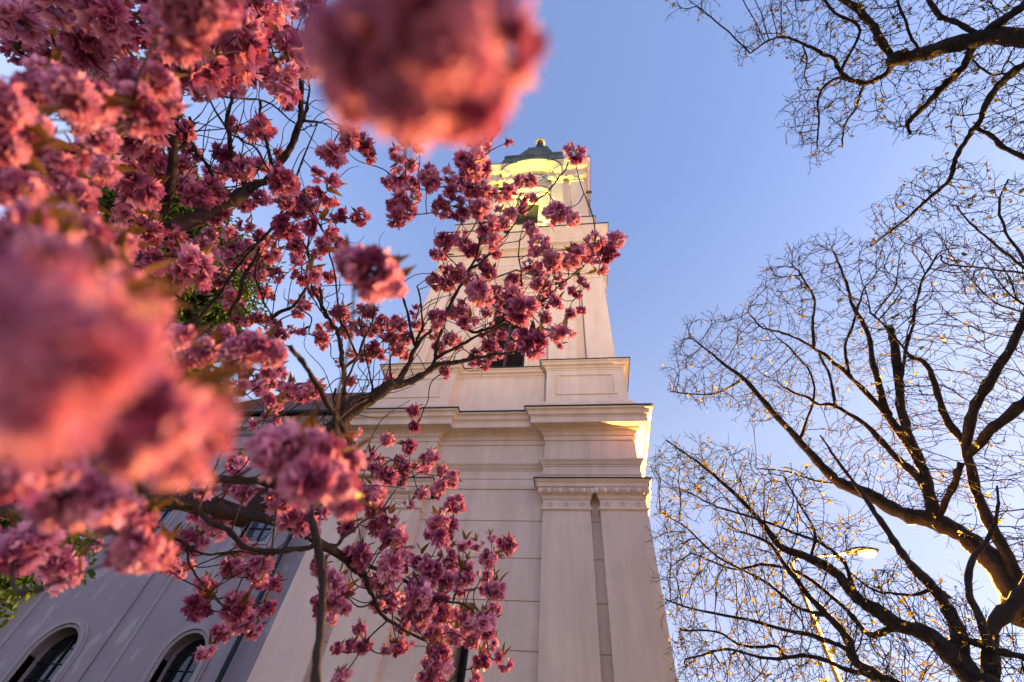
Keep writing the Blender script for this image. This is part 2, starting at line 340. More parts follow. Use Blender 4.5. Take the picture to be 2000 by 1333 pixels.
def volutes(mb, R, H, z0, z1, out):
    """scroll capital: bell block plus scroll discs on the outward faces"""
    x0, x1 = R[0][0], R[1][0]; y0, y1 = R[0][1], R[2][1]
    h = z1 - z0
    mb.sweep(R, [(0, z0), (.05, z0 + .01), (.05, z0 + .08), (.0, z0 + .1), (.02, z0 + h * .5), (.12, z0 + h * .85), (.14, z0 + h * .86), (.16, z1)])
    def disc(c, ax, r, n=12):
        V = []
        for e in (-.06, .06):
            for i in range(n):
                a = 2 * math.pi * i / n; V.append((c[0] + (r * math.cos(a) if ax else e), c[1] + (e if ax else r * math.cos(a)), c[2] + r * math.sin(a)))
        mb.add(V, [tuple(range(n))[::-1], tuple(range(n, 2 * n))] + [(i, (i + 1) % n, n + (i + 1) % n, n + i) for i in range(n)], 0)
    zc = z0 + h * .64; r = h * .24
    if abs(y0 + H) < .1:
        for x in (x0 + .02, x1 - .02): disc((x, y0 - .12, zc), True, r); disc((x, y0 - .16, zc), True, r * .55)
        for i in range(5):
            xx = x0 + (x1 - x0) * (i + .5) / 5; disc((xx, y0 - .05, z0 + h * .35 + .08 * (i % 2)), True, .11)
    for q, sg in ((x1, 1), (x0, -1)):
        if abs(abs(q) - H) < .1:
            for y in (y0 + .02, y1 - .02): disc((q + sg * .12, y, zc), False, r); disc((q + sg * .16, y, zc), False, r * .55)
for nm, R in pilaster_rects(H2, ((1.55, 2.56), (2.90, 3.86))):
    mb = MB(); mb.sweep(R, [(.075, 13.95), (.075, 14.38), (.0, 14.46), (0, 20.15)]); mb.build('pilaster', M['tower'], tower)
    mb = MB(); volutes(mb, R, H2, 20.1, 21.25, 0); mb.build('capital', M['trim'], tower)
pf3 = plan(H2, 1.5, .2)
mb = MB(); mb.sweep(pf3, [(.0, 21.2), (.05, 21.22), (.05, 21.55), (.075, 21.56), (.075, 21.92), (.1, 21.93), (.1, 22.3), (.15, 22.36), (.2, 22.45), (.21, 22.58)], caps=True)
ar2 = mb.build('architrave', M['trim'], tower)
mb = MB(); mb.sweep(pf3, [(.2, 22.582), (.24, 22.582), (.24, 22.63), (-.02, 22.66)]); mb.build('flashing', M['metal'], ar2)
mb = MB(); mb.sweep(pf3, [(-.02, 22.6), (-.02, 23.1), (.04, 23.13), (.05, 23.22), (.12, 23.28), (.13, 23.36), (.29, 23.4), (.30, 23.38), (.32, 23.40), (.32, 23.75), (.35, 23.77), (.36, 23.85), (.43, 24.0), (.45, 24.2), (.5, 24.4), (.57, 24.5), (.58, 24.72)])
co2 = mb.build('cornice', M['trim'], tower)
mb = MB(); mb.sweep(pf3, [(.56, 24.725), (.62, 24.725), (.62, 24.78), (.0, 25.0)]); mb.build('flashing', M['metal'], co2)
# stage 3
H3, A3 = 3.64, 1.37
mb = MB(); mb.sweep(plan(H3, A3, .2), [(.12, 24.8), (.12, 26.0), (.15, 26.05), (.17, 26.3), (.22, 26.35), (.23, 26.6), (.28, 26.7), (.29, 27.0)], caps=True)
pl3 = mb.build('plinth', M['trim'], tower)
mb = MB(); mb.sweep(plan(H3, A3, .2), [(.28, 27.005), (.33, 27.005), (.33, 27.06), (-.1, 27.12)], caps=True); mb.build('flashing', M['metal'], pl3)
mb = MB(); mb.sweep(sq(H3 - .2), [(0, 26.9), (0, 38.3)], caps=True); wall3 = mb.build('wall', M['trim'], tower)
YW3 = -H3 + .2
def arc(r, zc, n=20, rx=None, a0=0, a1=math.pi): return [((rx or r) * math.cos(a0 + (a1 - a0) * i / n), zc + r * math.sin(a0 + (a1 - a0) * i / n)) for i in range(n + 1)]
ct = MB(); ct.prism([(.7, 27.2), (.7, 31.6)] + arc(.5, 31.6, 12, .7)[1:-1] + [(-.7, 31.6), (-.7, 27.2)], -H3 - .3, YW3 + .6); boolean(wall3, ct)
wn = MB(); wn.box(-.72, .72, YW3 + .5, YW3 + .54, 27.1, 32.2); wo = wn.build('window', M['black'], tower)
lv = MB()
for z in np.arange(27.2, 31.5, .14): lv.box(-.7, .7, YW3 + .3, YW3 + .42, z, z + .05)
lv.build('shutter', M['dark'], wo)
fm = MB()
for s_ in (-1, 1):
    a, b = sorted((s_ * .7, s_ * .95)); fm.box(a, b, YW3 - .08, YW3 + .04, 27.1, 32.3)
    a, b = sorted((s_ * .98, s_ * 1.12)); fm.box(a, b, YW3 - .05, YW3 + .04, 27.1, 32.3)
fm.box(-1.2, 1.2, YW3 - .16, YW3 + .04, 32.3, 32.5); fm.box(-.25, .25, YW3 - .2, YW3 + .03, 31.9, 32.3)
fm.build('frame', M['trim'], wo)
pm = MB(); pm.ring(arc(1.1, 32.5, 20, 1.35), arc(.8, 32.5, 20, 1.15), YW3 - .28, YW3 + .03, closed=False); pm.prism(arc(.8, 32.5, 20, 1.15), YW3 - .08, YW3 + .02)
pm.build('pediment', M['trim'], wo)
pm = MB(); pm.ring(arc(1.15, 32.5, 20, 1.40), arc(1.105, 32.5, 20, 1.36), YW3 - .34, YW3, closed=False); pm.build('flashing', M['metal'], wo)
am = MB(); am.ring([(1.37, 27.1)] + arc(1.37, 33.3) + [(-1.37, 27.1)], [(1.2, 27.1)] + arc(1.2, 33.3) + [(-1.2, 27.1)], YW3 - .13, YW3 + .02, closed=False)
am.build('archivolt', M['trim'], tower)
for nm, R in pilaster_rects(H3, ((1.45, 2.22), (2.72, 3.64))):
    mb = MB(); mb.sweep(R, [(.06, 27.05), (.06, 27.6), (.0, 27.7), (0, 34.3)]); mb.build('pilaster', M['trim'], tower)
    mb = MB(); volutes(mb, R, H3, 34.25, 35.55, 0); mb.build('capital', M['trim'], tower)
ent = [(.0, 35.5), (.06, 35.52), (.06, 35.75), (.1, 35.78), (.1, 36.0), (.02, 36.05), (.02, 36.5), (.08, 36.55), (.12, 36.68), (.2, 36.75), (.36, 36.8), (.38, 36.8), (.38, 37.1), (.42, 37.14), (.48, 37.35), (.56, 37.5), (.6, 37.55), (.6, 37.8)]
# entablature interrupted over the clock: four corner blocks
for sx in (-1, 1):
    for sy in (-1, 1):
        a = 1.75; R = rect(min(sx * a, sx * H3), max(sx * a, sx * H3), min(sy * a, sy * H3), max(sy * a, sy * H3))
        mb = MB(); mb.sweep(R, ent, caps=True); o = mb.build('cornice', M['trim'], tower)
        mb = MB(); mb.sweep(R, [(.58, 37.805), (.64, 37.805), (.64, 37.87), (.3, 38.0)], caps=True); mb.build('flashing', M['metal'], o)
for k in range(4):
    mb = MB(); zc = 36.0
    for (ri, ro, off) in ((1.52, 1.62, .06), (1.62, 1.78, .36), (1.78, 1.9, .44), (1.9, 2.0, .52), (2.0, 2.12, .6)):
        ko = lambda r: arc(r * 1.12, zc, 28, r)
        mb.ring(ko(ro), ko(ri), -H3 - off, YW3 + .01, closed=False)
    for s_ in (-1, 1):
        a, b = sorted((s_ * 1.52, s_ * 2.12)); mb.box(a, b, -H3 - .05, YW3, 35.5, 36.0)
    mb.v = [np.array([[*turn(x, y, k), z] for x, y, z in v]) for v in mb.v]
    o = mb.build('arch', M['trim'], tower)
    mb = MB(); mb.ring(arc(2.17 * 1.12, 36.0, 28, 2.17), arc(2.125 * 1.12, 36.0, 28, 2.125), -H3 - .65, YW3 + .4, closed=False)
    mb.v = [np.array([[*turn(x, y, k), z] for x, y, z in v]) for v in mb.v]
    mb.build('flashing', M['metal'], o)
    # clock
    zc = 36.15; mb = MB(); C = lambda r, y0, y1: (mb.prism(arc(r, zc, 40, None, 0, 2 * math.pi)[:-1], y0, y1))
    C(1.2, YW3 - .03, YW3); tr = lambda m_: setattr(m_, 'v', [np.array([[*turn(x, y, k), z] for x, y, z in v]) for v in m_.v])
    tr(mb); clk = mb.build('clock', M['dial'], tower)
    mb = MB(); mb.ring(arc(1.14, zc, 40, None, 0, 2 * math.pi), arc(.78, zc, 40, None, 0, 2 * math.pi), YW3 - .05, YW3 - .028, closed=False); tr(mb); mb.build('dial_ring', M['dialring'], clk)
    mb = MB()
    for (s0, s1) in ((1.2, 1.32), (1.38, 1.5)):
        mb.ring(arc(s1, zc, 40, None, 0, 2 * math.pi), arc(s0, zc, 40, None, 0, 2 * math.pi), YW3 - (.12 if s0 < 1.3 else .07), YW3, closed=False)
    tr(mb); mb.build('surround', M['trim'], clk)
    mb = MB()
    def bar(ang, r0, r1, hw, sh=0, y=.055):
        d = np.array([math.sin(ang), math.cos(ang)]); n_ = np.array([d[1], -d[0]])
        c = n_ * sh; q = [c + d * r0 - n_ * hw, c + d * r0 + n_ * hw, c + d * r1 + n_ * hw, c + d * r1 - n_ * hw]
        mb.prism([(p[0], zc + p[1]) for p in q], YW3 - y - .012, YW3 - y + .006)
    strokes = {1: [0], 2: [-.04, .04], 3: [-.07, 0, .07], 4: [-.1, .03, .09], 5: [-.03, .05], 6: [-.08, -.02, .07], 7: [-.1, -.04, .03, .09], 8: [-.12, -.06, 0, .08], 9: [-.08, .03, .08], 10: [-.03, .04], 11: [-.05, .02, .08], 0: [-.09, -.03, .04, .09]}
    for h in range(12):
        for q in strokes[h]: bar(h * math.pi / 6, .84, 1.08, .016, q)
    tr(mb); mb.build('numeral', M['dial'], clk)
    mb = MB(); bar(math.radians(330), -.15, .62, .05, 0, .08); bar(math.radians(98), -.2, .98, .035, 0, .1); tr(mb); mb.build('hand', M['black'], clk)
# roof
mb = MB(); mb.sweep(rect(-3.35, 2.65, -3, 3), [(.9, 37.8), (.7, 38.3), (.12, 39.8), (-.15, 42.0), (-.42, 45.5), (-.36, 45.6), (-.38, 46.2), (-1.2, 46.5), (-1.22, 48.4), (-1.16, 48.5), (-1.2, 48.8), (-1.95, 54.6), (-1.9, 54.7), (-2.0, 55.0), (-2.9, 56.0)])
rf = mb.build('roof', M['copper'], tower)
mb = MB(); mb.lathe([(.34, 55.6), (.24, 57.0), (.3, 58.4), (.5, 59.0), (.34, 59.6), (.22, 60.3)], -.35, 0); mb.build('finial', M['metal'], rf)
mb = MB(); mb.lathe([(0.01, 60.2)] + [(.62 * math.sin(a), 60.85 - .62 * math.cos(a)) for a in np.linspace(.2, 3.0, 12)] + [(.03, 61.5), (.03, 63.5), (0, 63.6)], -.35, 0); mb.build('orb', M['gold'], rf)
# floodlights on the second cornice that light the clock stage
fl_mat = bpy.data.materials.new('floodlight_glass'); fl_mat.use_nodes = True
b_ = fl_mat.node_tree.nodes['Principled BSDF']; b_.inputs['Emission Color'].default_value = (.9, 1, .35, 1); b_.inputs['Emission Strength'].default_value = 6
for s_ in (-1, 1):
    mb = MB(); x = s_ * .9; mb.box(x - .04, x + .04, -4.2, -3.8, 24.92, 25.0); mb.box(x - .2, x + .2, -4.38, -4.1, 24.98, 25.1)
    o = mb.build('floodlight', M['metal'], tower)
    mb = MB(); mb.box(x - .17, x + .17, -4.36, -4.12, 25.102, 25.11); mb.build('lens', fl_mat, o)
    l = bpy.data.lights.new('floodlight', 'SPOT'); l.energy = 1900; l.color = (.86, 1, .16); l.spot_size = math.radians(46); l.spot_blend = .9; l.shadow_soft_size = .15
    lo = bpy.data.objects.new('floodlight_beam', l); COL.objects.link(lo); lo.parent = tower; lo.location = (x, -4.24, 25.2)
    lo.rotation_euler = (math.radians(180 + 4), 0, 0)
# ------------------------------------------------------------------ nave
NY = 11.0
nave = empty('church_nave', (-10, NY, 0), 'grey mauve church nave wall with arched windows left of the tower', 'church')
def L(x, y=None, z=None): return x + 10
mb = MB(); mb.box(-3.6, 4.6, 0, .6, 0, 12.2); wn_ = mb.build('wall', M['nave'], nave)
ct = MB()
def archwin(cx, hw, z0, zt): # outline
    zs = zt - hw * 1.15
    return [(cx + hw, z0), (cx + hw, zs)] + [(cx + hw * math.cos(a), zs + hw * 1.15 * math.sin(a)) for a in np.linspace(0, math.pi, 17)[1:-1]] + [(cx - hw, zs), (cx - hw, z0)]
AW = [(-2.0, .52), (1.28, .46)]; UW = [(-2.0, .42), (1.36, .42)]
for cx, hw in AW: ct.prism(archwin(cx, hw, 1.6, 5.76), -.2, .45)
for cx, hw in UW: ct.box(cx - hw, cx + hw, -.2, .45, 8.0, 10.1)
boolean(wn_, ct)
for cx, hw in AW:
    mb = MB(); mb.box(cx - hw - .02, cx + hw + .02, .32, .34, 1.55, 5.8); wo = mb.build('window', M['glass'], nave)
    mb = MB(); mb.box(cx - .015, cx + .015, .28, .318, 1.6, 5.7)
    for z in np.arange(1.9, 5.6, .32): mb.box(cx - hw, cx + hw, .285, .316, z, z + .012)
    for q in (-.5, .5): mb.box(cx + hw * q - .006, cx + hw * q + .006, .285, .316, 1.6, 5.5)
    mb.build('glazing_bars', M['black'], wo)
    mb = MB()
    for d0, d1, y in ((0, .07, -.03), (.07, .15, -.075), (.15, .21, -.045)):
        mb.ring(archwin(cx, hw + d1, 1.5, 5.76 + d1), archwin(cx, hw + d0, 1.5, 5.76 + d0), y, .0 if d0 else .2, closed=False)
    mb.box(cx - hw - .3, cx + hw + .3, -.14, .1, 1.36, 1.5); mb.build('frame', M['nave_trim'], wo)
for cx, hw in UW:
    mb = MB(); mb.box(cx - hw - .02, cx + hw + .02, .2, .22, 7.95, 10.15); wo = mb.build('window', M['glassb'], nave)
    mb = MB(); mb.box(cx - .02, cx + .02, .16, .198, 8, 10.1)
    for z in (8.5, 9.05, 9.6): mb.box(cx - hw, cx + hw, .165, .196, z, z + .025)
    mb.build('glazing_bars', M['black'], wo)
    mb = MB(); o_ = lambda d: [(cx - hw - d, 8.0 - d), (cx + hw + d, 8.0 - d), (cx + hw + d, 10.1 + d), (cx - hw - d, 10.1 + d)]
    mb.ring(o_(.08), o_(0), -.05, .1); mb.ring(o_(.2), o_(.081), -.025, .0); mb.box(cx - hw - .26, cx + hw + .26, -.10, 0, 7.62, 7.79); mb.build('frame', M['nave_trim'], wo)
for x in (-.25, -3.45): 
    mb = MB(); mb.box(x - .04, x + .04, -.03, 0, 0, 11.3); mb.build('pilaster_strip', M['nave_trim'], nave)
mb = MB(); mb.box(2.95, 3.66, -.12, 0, 0, 11.3); mb.build('pilaster', M['nave'], nave)
mb = MB(); mb.tube([(-.8, -.03, z) for z in np.linspace(0, 11.2, 12)], .009, 5); mb.build('lightning_cable', M['metal'], nave)
mb = MB(); prf = [(0, 11.2), (-.06, 11.22), (-.06, 11.4), (-.02, 11.42), (-.02, 11.75), (-.1, 11.8), (-.16, 11.9), (-.3, 11.95), (-.3, 12.1), (-.4, 12.2), (-.42, 12.3), (.3, 12.32)]
n = len(prf); mb.add([(x, y, z) for x in (-3.75, 3.63) for y, z in prf], [(i, i + 1, n + i + 1, n + i) for i in range(n - 1)] + [tuple(range(n)), tuple(range(n, 2 * n))]); mb.build('cornice', M['nave_trim'], nave)
mb = MB(); s50 = math.tan(math.radians(54))
mb.add([(-3.8, -.5, 12.36), (4.0, -.5, 12.36), (4.0, 3.2, 12.36 + 3.7 * s50), (-3.8, 3.2, 12.36 + 3.7 * s50), (-3.8, 7, 12.36), (4.0, 7, 12.36)], [(0, 1, 2, 3), (3, 2, 5, 4), (0, 3, 4), (1, 5, 2)])
mb.build('roof', M['roof'], nave)
mb = MB(); mb.tube([(-3.85, -.56, 12.38), (3.65, -.56, 12.38)], .07, 8); mb.build('gutter', M['pipe'], nave)
mb = MB(); mb.tube([(2.2, -.56, 12.33), (2.2, -.52, 12.1), (2.2, -.22, 11.6), (2.35, -.16, 11.2), (2.48, -.16, 10.5), (2.5, -.16, 0)], .06, 10)
for z in (2, 4.2, 6.4, 8.6, 10.5): mb.box(2.42, 2.58, -.2, 0, z, z + .05)
mb.build('downpipe', M['pipe'], nave)
mb = MB(); mb.box(-3.6, 4.6, .6, 7, 0, 12.2); mb.build('body', M['nave'], nave)
# annex
ann = empty('church_annex', (-13.6, NY + .02, 0), 'low pinkish annex wall with blue gutter at the far left of the church', 'annex', rz=math.radians(180 - 20))
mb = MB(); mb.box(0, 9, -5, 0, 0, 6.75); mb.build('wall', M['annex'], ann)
mb = MB(); mb.box(-.05, 9, 0.0, .25, 6.6, 6.8); mb.build('cornice', M['nave_trim'], ann)
mb = MB(); mb.tube([(-.1, .33, 6.86), (9, .33, 6.86)], .08, 8); mb.build('gutter', M['pipe'], ann)
mb = MB(); mb.add([(-.05, .28, 6.82), (9, .28, 6.82), (9, -2.5, 8.0), (-.05, -2.5, 8.0), (9, -5, 6.82), (-.05, -5, 6.82)], [(0, 1, 2, 3), (3, 2, 4, 5), (0, 3, 5), (1, 4, 2)]); mb.build('roof', M['roof'], ann)
# ------------------------------------------------------------------ ground
mb = MB(); mb.box(-400, 400, -400, 400, -.5, 0); tag(mb.build('ground', M['grass']), kind='structure')
mb = MB(); mb.box(-40, 60, -9, 2.2, -.1, .012); tag(mb.build('pavement', M['path']), kind='structure')
# ------------------------------------------------------------------ street lamp and added tower light
glow = bpy.data.materials.new('lamp_glow'); glow.use_nodes = True; b_ = glow.node_tree.nodes['Principled BSDF']
b_.inputs['Base Color'].default_value = (1, .8, .5, 1); b_.inputs['Emission Color'].default_value = (1, .46, .10, 1); b_.inputs['Emission Strength'].default_value = .45
def lamp(base, arm, label, energy, light_off=(0, 0, -.3)):
    bx, by = base; t = empty('street_lamp', (bx, by, 0), label, 'street lamp', 'sodium street lamps')
    arm = np.array(arm, float); Ln = np.linalg.norm(arm[:2]); d = arm / Ln
    mb = MB(); mb.tube([(0, 0, 0), (0, 0, 1.2), (0, 0, 1.25), (0, 0, 4.5), (0, 0, 8.6)], [.1, .1, .075, .07, .05], 12); mb.build('pole', M['lamp_metal'], t)
    pts = [(0, 0, 8.5), (d[0] * .1, d[1] * .1, 8.7), *[(d[0] * q, d[1] * q, 8.72 + .06 * q / Ln) for q in np.linspace(.3, Ln - .6, 5)]]
    mb = MB(); mb.tube(pts, .03, 8); mb.build('arm', M['lamp_metal'], t)
    sd = np.array([-d[1], d[0], 0]); hd = np.array([d[0], d[1], 0]); c0 = np.array([0, 0, 8.78]) + hd * (Ln - .62)
    mb = MB(); rows = []
    for q in np.linspace(0, 1, 12):
        wq = .05 + .12 * math.sin(math.pi * min(1, q * .95) ** .8); hq = .04 + .07 * math.sin(math.pi * q)
        rows.append([c0 + hd * q * .78 + sd * wq * math.cos(a) + np.array([0, 0, hq * math.sin(a) + .02]) for a in np.linspace(0, math.pi, 9)])
    V = [p for r in rows for p in r]; n = 9
    mb.add(V, [(i * n + j, i * n + j + 1, (i + 1) * n + j + 1, (i + 1) * n + j) for i in range(11) for j in range(8)] + [(i * n, (i + 1) * n, (i + 1) * n + 8, i * n + 8) for i in range(11)], 0, True)
    hdn = mb.build('lamp_head', M['lamp_metal'], t)
    mb = MB(); rows = []; cb = c0 + hd * .50 + np.array([0, 0, -.0])
    for j in range(7):
        a = math.pi / 2 * j / 6
        rows.append([cb + hd * .22 * math.cos(a) * math.cos(b) + sd * .13 * math.cos(a) * math.sin(b) - np.array([0, 0, .13 * math.sin(a)]) for b in np.linspace(0, 2 * math.pi, 17)[:-1]])
    V = [p for r in rows for p in r]; n = 16
    mb.add(V, [(i * n + j, i * n + (j + 1) % n, (i + 1) * n + (j + 1) % n, (i + 1) * n + j) for i in range(6) for j in range(n)], 0, True)
    mb.build('lamp_bowl', glow, hdn)
    l = bpy.data.lights.new('lamp_light', 'POINT'); l.energy = energy; l.color = (1, .47, .10); l.shadow_soft_size = .12
    lo = bpy.data.objects.new('lamp_light', l); COL.objects.link(lo); lo.parent = t; lo.location = cb + np.array(light_off)
    l.energy = energy * .004
    l2 = bpy.data.lights.new('lamp_beam', 'SPOT'); l2.energy = energy; l2.color = l.color; l2.shadow_soft_size = .12; l2.spot_size = math.radians(178); l2.spot_blend = .15
    l2o = bpy.data.objects.new('lamp_beam', l2); COL.objects.link(l2o); l2o.parent = t; l2o.location = cb + np.array([0, 0, -.22]); l2o.rotation_mode = 'QUATERNION'; l2o.rotation_quaternion = Vector((-.62, -.32, -.72)).to_track_quat('-Z', 'Y')
lamp((5.5, 12.5), (1.95, -.28, 0), 'lit orange street lamp on a long arm among the bare branches', 8200)
mast = empty('added_light_mast', (7.0, -13.0, 0), 'added unseen light on a slim mast behind the viewer, brightening the upper tower', 'floodlight')  # invented light source behind the camera, added to brighten the upper tower
mb = MB(); mb.tube([(0, 0, 0), (0, 0, 5.2)], .06, 10); mb.build('pole', M['lamp_metal'], mast)
_a = Vector((TX - 7.0, 10 + 13.0, 27 - 5.3)).normalized(); _q = _a.to_track_quat('-Z', 'Y')
mb = MB(); mb.box(-.25, .25, -.18, .18, 0, .22); hd_ = mb.build('housing', M['lamp_metal'], mast); hd_.location = (0, 0, 5.3); hd_.rotation_mode = 'QUATERNION'; hd_.rotation_quaternion = _q
fw = bpy.data.materials.new('added_light_glass'); fw.use_nodes = True; b_ = fw.node_tree.nodes['Principled BSDF']; b_.inputs['Emission Color'].default_value = (1, .75, .5, 1); b_.inputs['Emission Strength'].default_value = 8
mb = MB(); mb.box(-.22, .22, -.15, .15, -.012, -.002); mb.build('lens', fw, hd_)
l = bpy.data.lights.new('floodlight', 'SPOT'); l.energy = 4800; l.color = (1, .80, .55); l.spot_size = math.radians(62); l.spot_blend = 1; l.shadow_soft_size = .2  # beam of the added mast light, warms the upper stages
lo = bpy.data.objects.new('floodlight_beam', l); COL.objects.link(lo); lo.parent = mast; lo.location = Vector((0, 0, 5.3)) + _a * .1; lo.rotation_mode = 'QUATERNION'; lo.rotation_quaternion = _q
#@@VEG0
# ------------------------------------------------------------------ vegetation helpers
def spline(p, sub=5):
    p = np.asarray(p, float); n = len(p)
    if n < 3: return np.array([p[0] + (p[-1] - p[0]) * t for t in np.linspace(0, 1, sub + 1)])
    q = np.vstack([2 * p[0] - p[1], p, 2 * p[-1] - p[-2]]); out = []
    for i in range(1, n):
        a, b, c, d = q[i - 1], q[i], q[i + 1], q[i + 2]
        for t in np.linspace(0, 1, sub, endpoint=False):
            out.append(.5 * (2 * b + (c - a) * t + (2 * a - 5 * b + 4 * c - d) * t * t + (3 * b - a - 3 * c + d) * t ** 3))
    out.append(p[-1]); return np.array(out)
def traced(px, d0, d1, w0, w1, sub=5, wob=.006):
    """limb drawn along picture points at distances d0..d1 m, w = width in picture px"""
    px = np.array(px, float).reshape(-1, 2); s = spline(px, sub); n = len(s)
    L_ = np.r_[0, np.cumsum(np.linalg.norm(np.diff(s, axis=0), axis=1))]; t = L_ / L_[-1]
    d = d0 + (d1 - d0) * t; P_ = np.array([at(x, y, q) for (x, y), q in zip(s, d)])
    wv = rng.normal(0, 1, (n, 3)); wv = (wv + np.roll(wv, 1, 0) + np.roll(wv, -1, 0)) / 3; P_ += wv * wob * d[:, None] / 3; 
    r = (w0 + (w1 - w0) * t ** .8) / 2 / F * d * .88
    r = r * (1 + .10 * rng.normal(0, 1, n))
    return P_, r
def snap(P_, prev, lim=.035):
    """move a limb's foot onto the wood it grows from"""
    if not prev: return P_
    Q = np.vstack(prev); qd = Q - CAM; qd /= np.linalg.norm(qd, axis=1)[:, None]; d = P_[0] - CAM; d /= np.linalg.norm(d)
    a = np.arccos(np.clip(qd @ d, -1, 1)); j = int(np.argmin(a))
    if a[j] > lim: return P_
    t = np.linspace(0, 1, len(P_))[:, None]; return P_ + (Q[j] - P_[0]) * (1 - t) ** 1.6
def numarr(s): return [float(x) for x in s.replace('\n', ' ').replace(';', ' ').replace(',', ' ').split()]
def inpoly(poly, x, y):
    c = False; n = len(poly)
    for i in range(n):
        x1, y1 = poly[i]; x2, y2 = poly[i - 1]
        if (y1 > y) != (y2 > y) and x < (x2 - x1) * (y - y1) / (y2 - y1) + x1: c = not c
    return c
def shade_attr(me, vals):
    a = me.attributes.new('shade', 'FLOAT', 'POINT'); a.data.foreach_set('value', np.asarray(vals, np.float32))
# petals / leaves as small bent grids
def petal(c, d, up, L_, W_, curl, nr=3, nc=3, notch=.12):
    """c base, d direction, up = face normal"""
    d = d / np.linalg.norm(d); s = np.cross(d, up); s /= np.linalg.norm(s) + 1e-9; u = np.cross(s, d)
    t = np.linspace(0, 1, nr)[:, None]; q = np.linspace(-1, 1, nc)[None, :]
    prof = np.sin(np.pi * np.clip(t * .60 + .12, 0, 1)) ** .8 if notch >= .05 else np.sin(np.pi * np.clip(t * .80 + .14, 0, 1)) ** .7
    ll = t * L_ * (1 - notch * (1 - np.abs(q)) * (t > .9))
    bend = curl * (t ** 2) * L_ + .14 * L_ * q ** 2 * t
    V = c + ll[..., None] * d + (q * prof * W_ / 2)[..., None] * s + bend[..., None] * u
    return V.reshape(-1, 3)
def gridf(nr, nc, o=0): return [(o + i * nc + j, o + i * nc + j + 1, o + (i + 1) * nc + j + 1, o + (i + 1) * nc + j) for i in range(nr - 1) for j in range(nc - 1)]
def rv(r): 
    v = r.normal(size=3); return v / np.linalg.norm(v)
def blossom_mesh(name, seed, nfl=7, npet=22, nr=3, nc=3, leaves=4, frill=0.0, spread=.6):
    """pompom of double cherry flowers, radius about 1, bronze leaves on top (+Z)"""
    r = np.random.default_rng(seed); V = []; Fc = []; MI = []; SH = []; n = 0
    cs = []
    for k in range(nfl):
        for _ in range(40):
            v = rv(r)
            if v[2] > .75: continue
            if all(np.dot(v, o) < .55 for o in cs) or _ > 30: break
        cs.append(v)
        c = v * spread * np.array([1.1, 1.1, .72]) * (.85 + .3 * r.random()); R_ = .60 * (.85 + .3 * r.random())
        ax = v + .35 * rv(r); ax /= np.linalg.norm(ax); t1 = np.cross(ax, [.3, .2, .9]); t1 /= np.linalg.norm(t1); t2 = np.cross(ax, t1)
        base = (.56 if nr > 3 else .5) + .22 * r.normal()
        for p in range(npet):
            lay = (p / npet); th = math.radians(12 + 100 * lay + 8 * r.normal()); ph = p * 2.39996 + .3 * r.normal()
            rad = t1 * math.cos(ph) + t2 * math.sin(ph); d = ax * math.cos(th) + rad * math.sin(th); up = ax * math.sin(th) - rad * math.cos(th) + .25 * rv(r)
            L_ = R_ * (.62 + .38 * lay) * (.85 + .3 * r.random())
            P_ = petal(c - ax * .12, d, up, L_, L_ * (.56 + .2 * r.random()), .22 + .3 * r.normal(), nr, nc)
            if frill: P_ = P_ + r.normal(0, frill, P_.shape) * np.repeat(np.linspace(0, 1, nr), nc)[:, None]
            V.append(P_); Fc += gridf(nr, nc, n); MI += [0] * ((nr - 1) * (nc - 1)); n += nr * nc
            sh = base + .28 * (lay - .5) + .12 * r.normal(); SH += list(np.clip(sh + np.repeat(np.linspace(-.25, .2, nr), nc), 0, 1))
    for k in range(leaves):
        ph = 2 * math.pi * k / leaves + .6 * r.normal(); d = np.array([math.cos(ph) * .75, math.sin(ph) * .75, .75 + .4 * r.random()]); L_ = (.72 + .38 * r.random()) * (1.5 if nr > 3 else 1)
        P_ = petal(np.array([0, 0, .4]) + .1 * rv(r), d, rv(r) * .5 + np.array([0, 0, 1]), L_, L_ * .40, -.25 * r.random(), 5, 3, -.3)
        V.append(P_); Fc += gridf(5, 3, n); MI += [1] * 8; n += 15; SH += [float(np.clip(.4 + .3 * r.normal(), 0, 1))] * 15
    me = bpy.data.meshes.new(name); V = np.concatenate(V); me.from_pydata(V.tolist(), [], Fc)
    me.polygons.foreach_set('material_index', MI); me.polygons.foreach_set('use_smooth', [True] * len(Fc))
    me.materials.append(M['petal']); me.materials.append(M['bronze']); shade_attr(me, SH); me.update(); return me
